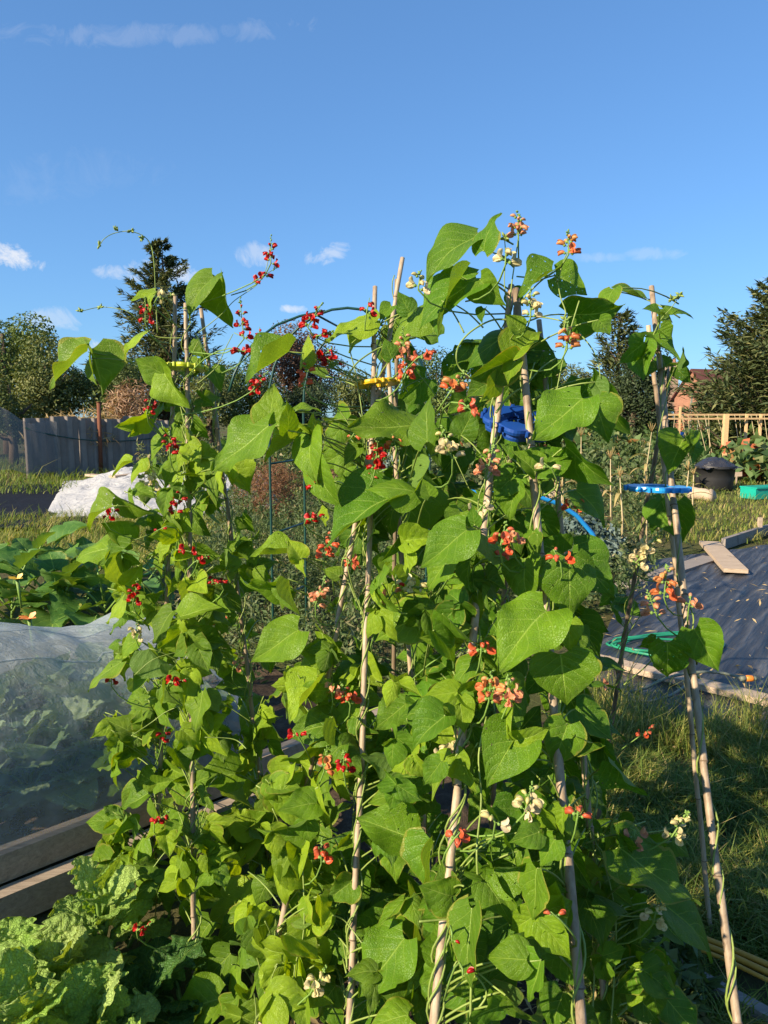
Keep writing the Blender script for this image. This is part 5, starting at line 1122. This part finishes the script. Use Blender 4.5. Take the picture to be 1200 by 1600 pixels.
# plant x y length type count axis
CLUST = """L2 227 486 36 R 6 0 -1;L2 233 633 26 R 5 .3 -1;L1 265 692 40 R 8 0 -1;L1 279 783 42 R 8 .3 -1;L2 173 802 30 R 5 .5 -.6;L2 211 925 38 R 8 .2 -1;L3 338 908 24 R 6 1 .1;L1 277 1064 26 R 6 1 -.2;L2 174 1058 28 R 5 0 -1;L2 256 1147 30 R 7 .2 -1;L1 251 1279 26 R 6 .6 -.5;L1 224 1449 24 R 5 1 -.5;
L1 378 500 60 R 11 -.1 -1;L1 377 548 36 R 8 .9 .2;L1 405 520 18 R 3 .1 -1;L1 404 598 36 R 8 .4 -.5;L1 423 392 40 R 9 0 -1;L1 410 432 40 R 5 .8 -.5;C5 492 492 44 R 10 .5 -.8;C5 507 522 26 R 5 .9 -.2;C5 505 555 30 R 6 .4 -.3;C5 520 565 20 R 4 .6 .3;C1 588 713 44 R 10 .1 -1;C5 491 752 28 R 5 0 -1;C5 492 810 28 R 5 1 -.1;C1 537 1193 30 R 6 0 -1;C1 575 478 26 R 4 .2 -1;B 706 1465 16 R 1 0 1;C8 708 1208 22 R 2 .1 1;B 723 1522 14 R 1 0 1;C8 618 912 12 R 1 0 1;C8 692 902 16 R 3 -.6 .6;
L3 340 967 34 O 6 .9 -.2;L3 372 1028 34 P 6 .4 -.8;C5 478 585 40 O 8 .2 -.9;C5 515 848 52 O 10 .3 -.9;C5 500 925 46 P 9 .3 -.9;C5 540 1085 36 O 9 -.4 -.9;C5 502 1332 36 O 5 0 -1;C5 508 1188 34 M 6 .1 -1;C1 630 540 48 P 9 0 -1;C8 664 553 30 O 4 .9 -.5;C1 637 576 30 O 7 .2 -.6;C8 714 598 44 M 9 .5 -.7;C8 735 640 30 O 4 .7 .6;B 766 718 50 P 10 .2 -.9;B 766 1074 46 M 10 .1 -1;B 794 1080 40 P 9 0 -1;B 810 352 36 P 10 0 -1;A 888 382 32 M 9 0 -1;A 886 526 40 M 10 0 -1;H1 1040 908 52 M 9 .1 -1;H1 1020 945 40 P 7 -.3 -.8;H3 945 1074 22 P 4 .6 .5;A 785 840 40 O 6 .2 -.9;H3 1012 1142 34 O 5 .6 -.4;H1 1078 940 18 P 4 .2 -1;B 785 870 20 O 3 .9 .1;
C8 700 694 50 C 10 -.3 -1;C8 650 917 46 C 9 .7 .2;C8 712 1165 50 C 11 .4 -.4;C8 648 1301 44 C 7 .4 -.8;B 825 1250 44 C 9 .2 -.8;B 829 475 42 C 9 0 -1;C5 497 1532 50 C 8 .3 -.5;H1 1010 858 62 C 14 .6 -.8;E 1062 1288 46 C 9 .5 -.8;E 1025 1422 44 C 9 .2 -1;E 990 1318 40 P 5 -.1 .9;L2 213 985 26 C 7 .1 -1;B 655 440 26 C 5 .1 -.8;L1 258 462 24 C 6 1 -.2;L2 235 745 40 C 6 -.1 -.8;C1 735 1020 1 C 1 0 1;C8 790 400 26 C 4 0 -1"""
for _ in range(26):
    kk = R.choice(['L1', 'L2', 'L1', 'C5', 'C5', 'C1', 'B', 'A', 'E', 'C8']); yy = R.uniform(620, 1450); xx = cane_at(kk, yy)[0] + R.uniform(-60, 55)
    CLUST += f";{kk} {xx:.0f} {yy:.0f} {R.uniform(14, 26):.0f} {'R' if kk in ('L1', 'L2') else R.choice('ORMP') if kk in ('C5', 'C1') else R.choice('OOPC')} {R.randint(2, 5)} {R.uniform(-.6, .6):.2f} {R.uniform(-1, .3):.2f}"
for row in CLUST.replace('\n', '').split(';'):
    q = row.split(); key = q[0]; px, py, ln = map(float, q[1:4]); typ = q[4]; cnt = int(q[5]); ax2 = Vector((float(q[6]), -float(q[7]))).normalized()
    cx, dc = cane_at(key, py)
    if key == 'C8': dc = 1.46 if px > 665 else 1.62
    d = clampd(px, py, dc - .11 - .0003 * abs(px - cx) + R.uniform(-.02, .01), .12)
    if key in ('D',): d -= .1
    root = LEAVES_PLANT_ROOT[key]; ax = RIGHT * ax2.x + UP * ax2.y
    c = P(px, py, d); Lw = ln / F * d; s0 = c - ax * Lw * .5
    mb = MB(); cxl, dcl = cane_at(key, py + 50); tgt = P(cxl + R.uniform(-10, 10), py + 50, dcl)
    if (tgt - s0).length > .28: tgt = s0 + (tgt - s0).normalized() * .16 + Vector((0, .05, -.05))
    mid = s0 - ax * .05 + (tgt - s0) * .2
    mb.tube([tgt * t * t + mid * 2 * t * (1 - t) + s0 * (1 - t) ** 2 for t in (1, .75, .5, .25, 0)] + [s0.lerp(s0 + ax * Lw, t) for t in (.25, .5, .75, 1)], [.0017] * 6 + [.0013, .001, .0008], 5)
    for _ in range(6 if cnt > 4 else 0):
        e = s0 + ax * Lw * R.uniform(.85, 1.12); dv = Vector((R.gauss(0, 1), R.gauss(0, 1), R.gauss(.4, 1))).normalized()
        ellip(mb, e, dv, .0019, R.uniform(.004, .008))
    fc = part('flower_cluster', mb, M['calyx'], root); 
    fc['label'] = {'R': 'scarlet flower cluster', 'O': 'coral orange flower cluster', 'P': 'peach pink flower cluster', 'C': 'cream white flower cluster', 'M': 'flower cluster of coral buds and yellow tips'}[typ]
    for i in range(cnt):
        t = (i + .5) / cnt if cnt > 2 else R.uniform(.3, .8)
        kind = 'bud' if t > .72 else ('closed' if t > .45 and R.random() < .75 else R.choice(['open', 'open', 'closed']))
        if typ == 'C' and t < .3 and R.random() < .5: kind = 'open'
        ang = i * 2.4 + R.uniform(-.4, .4); u = RIGHT * math.cos(ang) + FWD * math.sin(ang)
        dv = (u * 1.0 + ax * R.uniform(-.3, .5) + Vector((0, 0, R.uniform(-.5, .15)))).normalized()
        pos = s0 + ax * Lw * t * .85 + dv * (.0065 if kind != 'bud' else .005)
        zz = (Vector((0, 0, 1)) - dv * dv.z).normalized(); xx = dv.cross(zz)
        sc = R.uniform(.76, 1.0) * (1.02 if typ == 'C' else 1.15 if key == 'H1' else (.75 if cnt <= 2 else 1)) * (1.08 if kind == 'open' else 1.0)
        m = Matrix((xx * sc, dv * sc, zz * sc)).transposed().to_4x4(); m.translation = pos - root.location
        o = obj('flower', R.choice(FM[kind]), fc, None, m)
        a_, b_ = FC[typ]; cc = lerpc(a_, b_, min(1, t * 1.1 + R.uniform(-.3, .3)) if t > .35 else R.uniform(0, .6)); g = R.uniform(.8, 1.12)
        o.color = (min(1, cc[0] * g), min(1, cc[1] * g), min(1, cc[2] * g), 1)

# ------------------------------------------------------------------ plastic spacer rings
def spacer(name, c, rad, th, tilt, spin, mt, lab, lobes=6, inner=.45, stack=1):
    mb = MB(); m = Matrix.Translation(c) @ tilt @ Matrix.Rotation(spin, 4, 'Z'); n = 72
    for s_ in range(stack):
        vs, fs = [], []; rr_ = rad * (1 - .1 * s_); z0 = -th * 1.25 * s_
        for i in range(n):
            an = 2 * math.pi * i / n; ro = rr_ * (.93 + .07 * math.cos(lobes * an)); ri = rr_ * inner * (1 + .12 * math.cos(lobes * an + math.pi))
            for (r_, z) in ((ro, -th / 2), (ro + th * .12, 0), (ro, th / 2), (ri, th / 2), (ri, -th / 2)): vs.append(m @ Vector((r_ * math.cos(an), r_ * math.sin(an), z + z0)))
        for i in range(n):
            for j in range(5): fs.append((i * 5 + j, ((i + 1) % n) * 5 + j, ((i + 1) % n) * 5 + (j + 1) % 5, i * 5 + (j + 1) % 5))
        mb.add(vs, fs)
    for i in range(lobes):          # finger clips round the rim
        an = 2 * math.pi * (i + .5) / lobes; 
        for da in (-.16, .16):
            p = Vector((rad * .98 * math.cos(an + da), rad * .98 * math.sin(an + da), 0))
            mb.tube([m @ (p + Vector((0, 0, -th * .5))), m @ (p + Vector((0, 0, th * .5)))], th * .35, 8)
    return solo(name, mb, mt, lab, 'cane spacer', 'plastic cane spacers', smooth=False)
spacer('cane_spacer', P(1027, 763, 1.72), .073, .011, Matrix.Rotation(-.02, 4, 'X') @ Matrix.Rotation(.012, 4, 'Y'), .3, M['bright_blue'], 'light blue flat plastic ring holding the canes apart at far right')
spacer('cane_spacer', P(812, 657, 1.52), .078, .012, Matrix.Rotation(.36, 4, 'X') @ Matrix.Rotation(.10, 4, 'Y'), .2, M['blue'], 'dark blue ribbed plastic ring under the tallest bean leaves', 6, .42, 2)
spacer('cane_spacer', P(590, 599, 1.80), .056, .010, Matrix.Rotation(-.10, 4, 'X') @ Matrix.Rotation(-.10, 4, 'Y'), .1, M['yellow'], 'yellow plastic ring round the bare centre cane')
spacer('cane_spacer', P(292, 574, 2.15), .060, .012, Matrix.Rotation(-.1, 4, 'X') @ Matrix.Rotation(.05, 4, 'Y'), .5, M['lime'], 'lime plastic ring near the top of the leftmost wigwam')
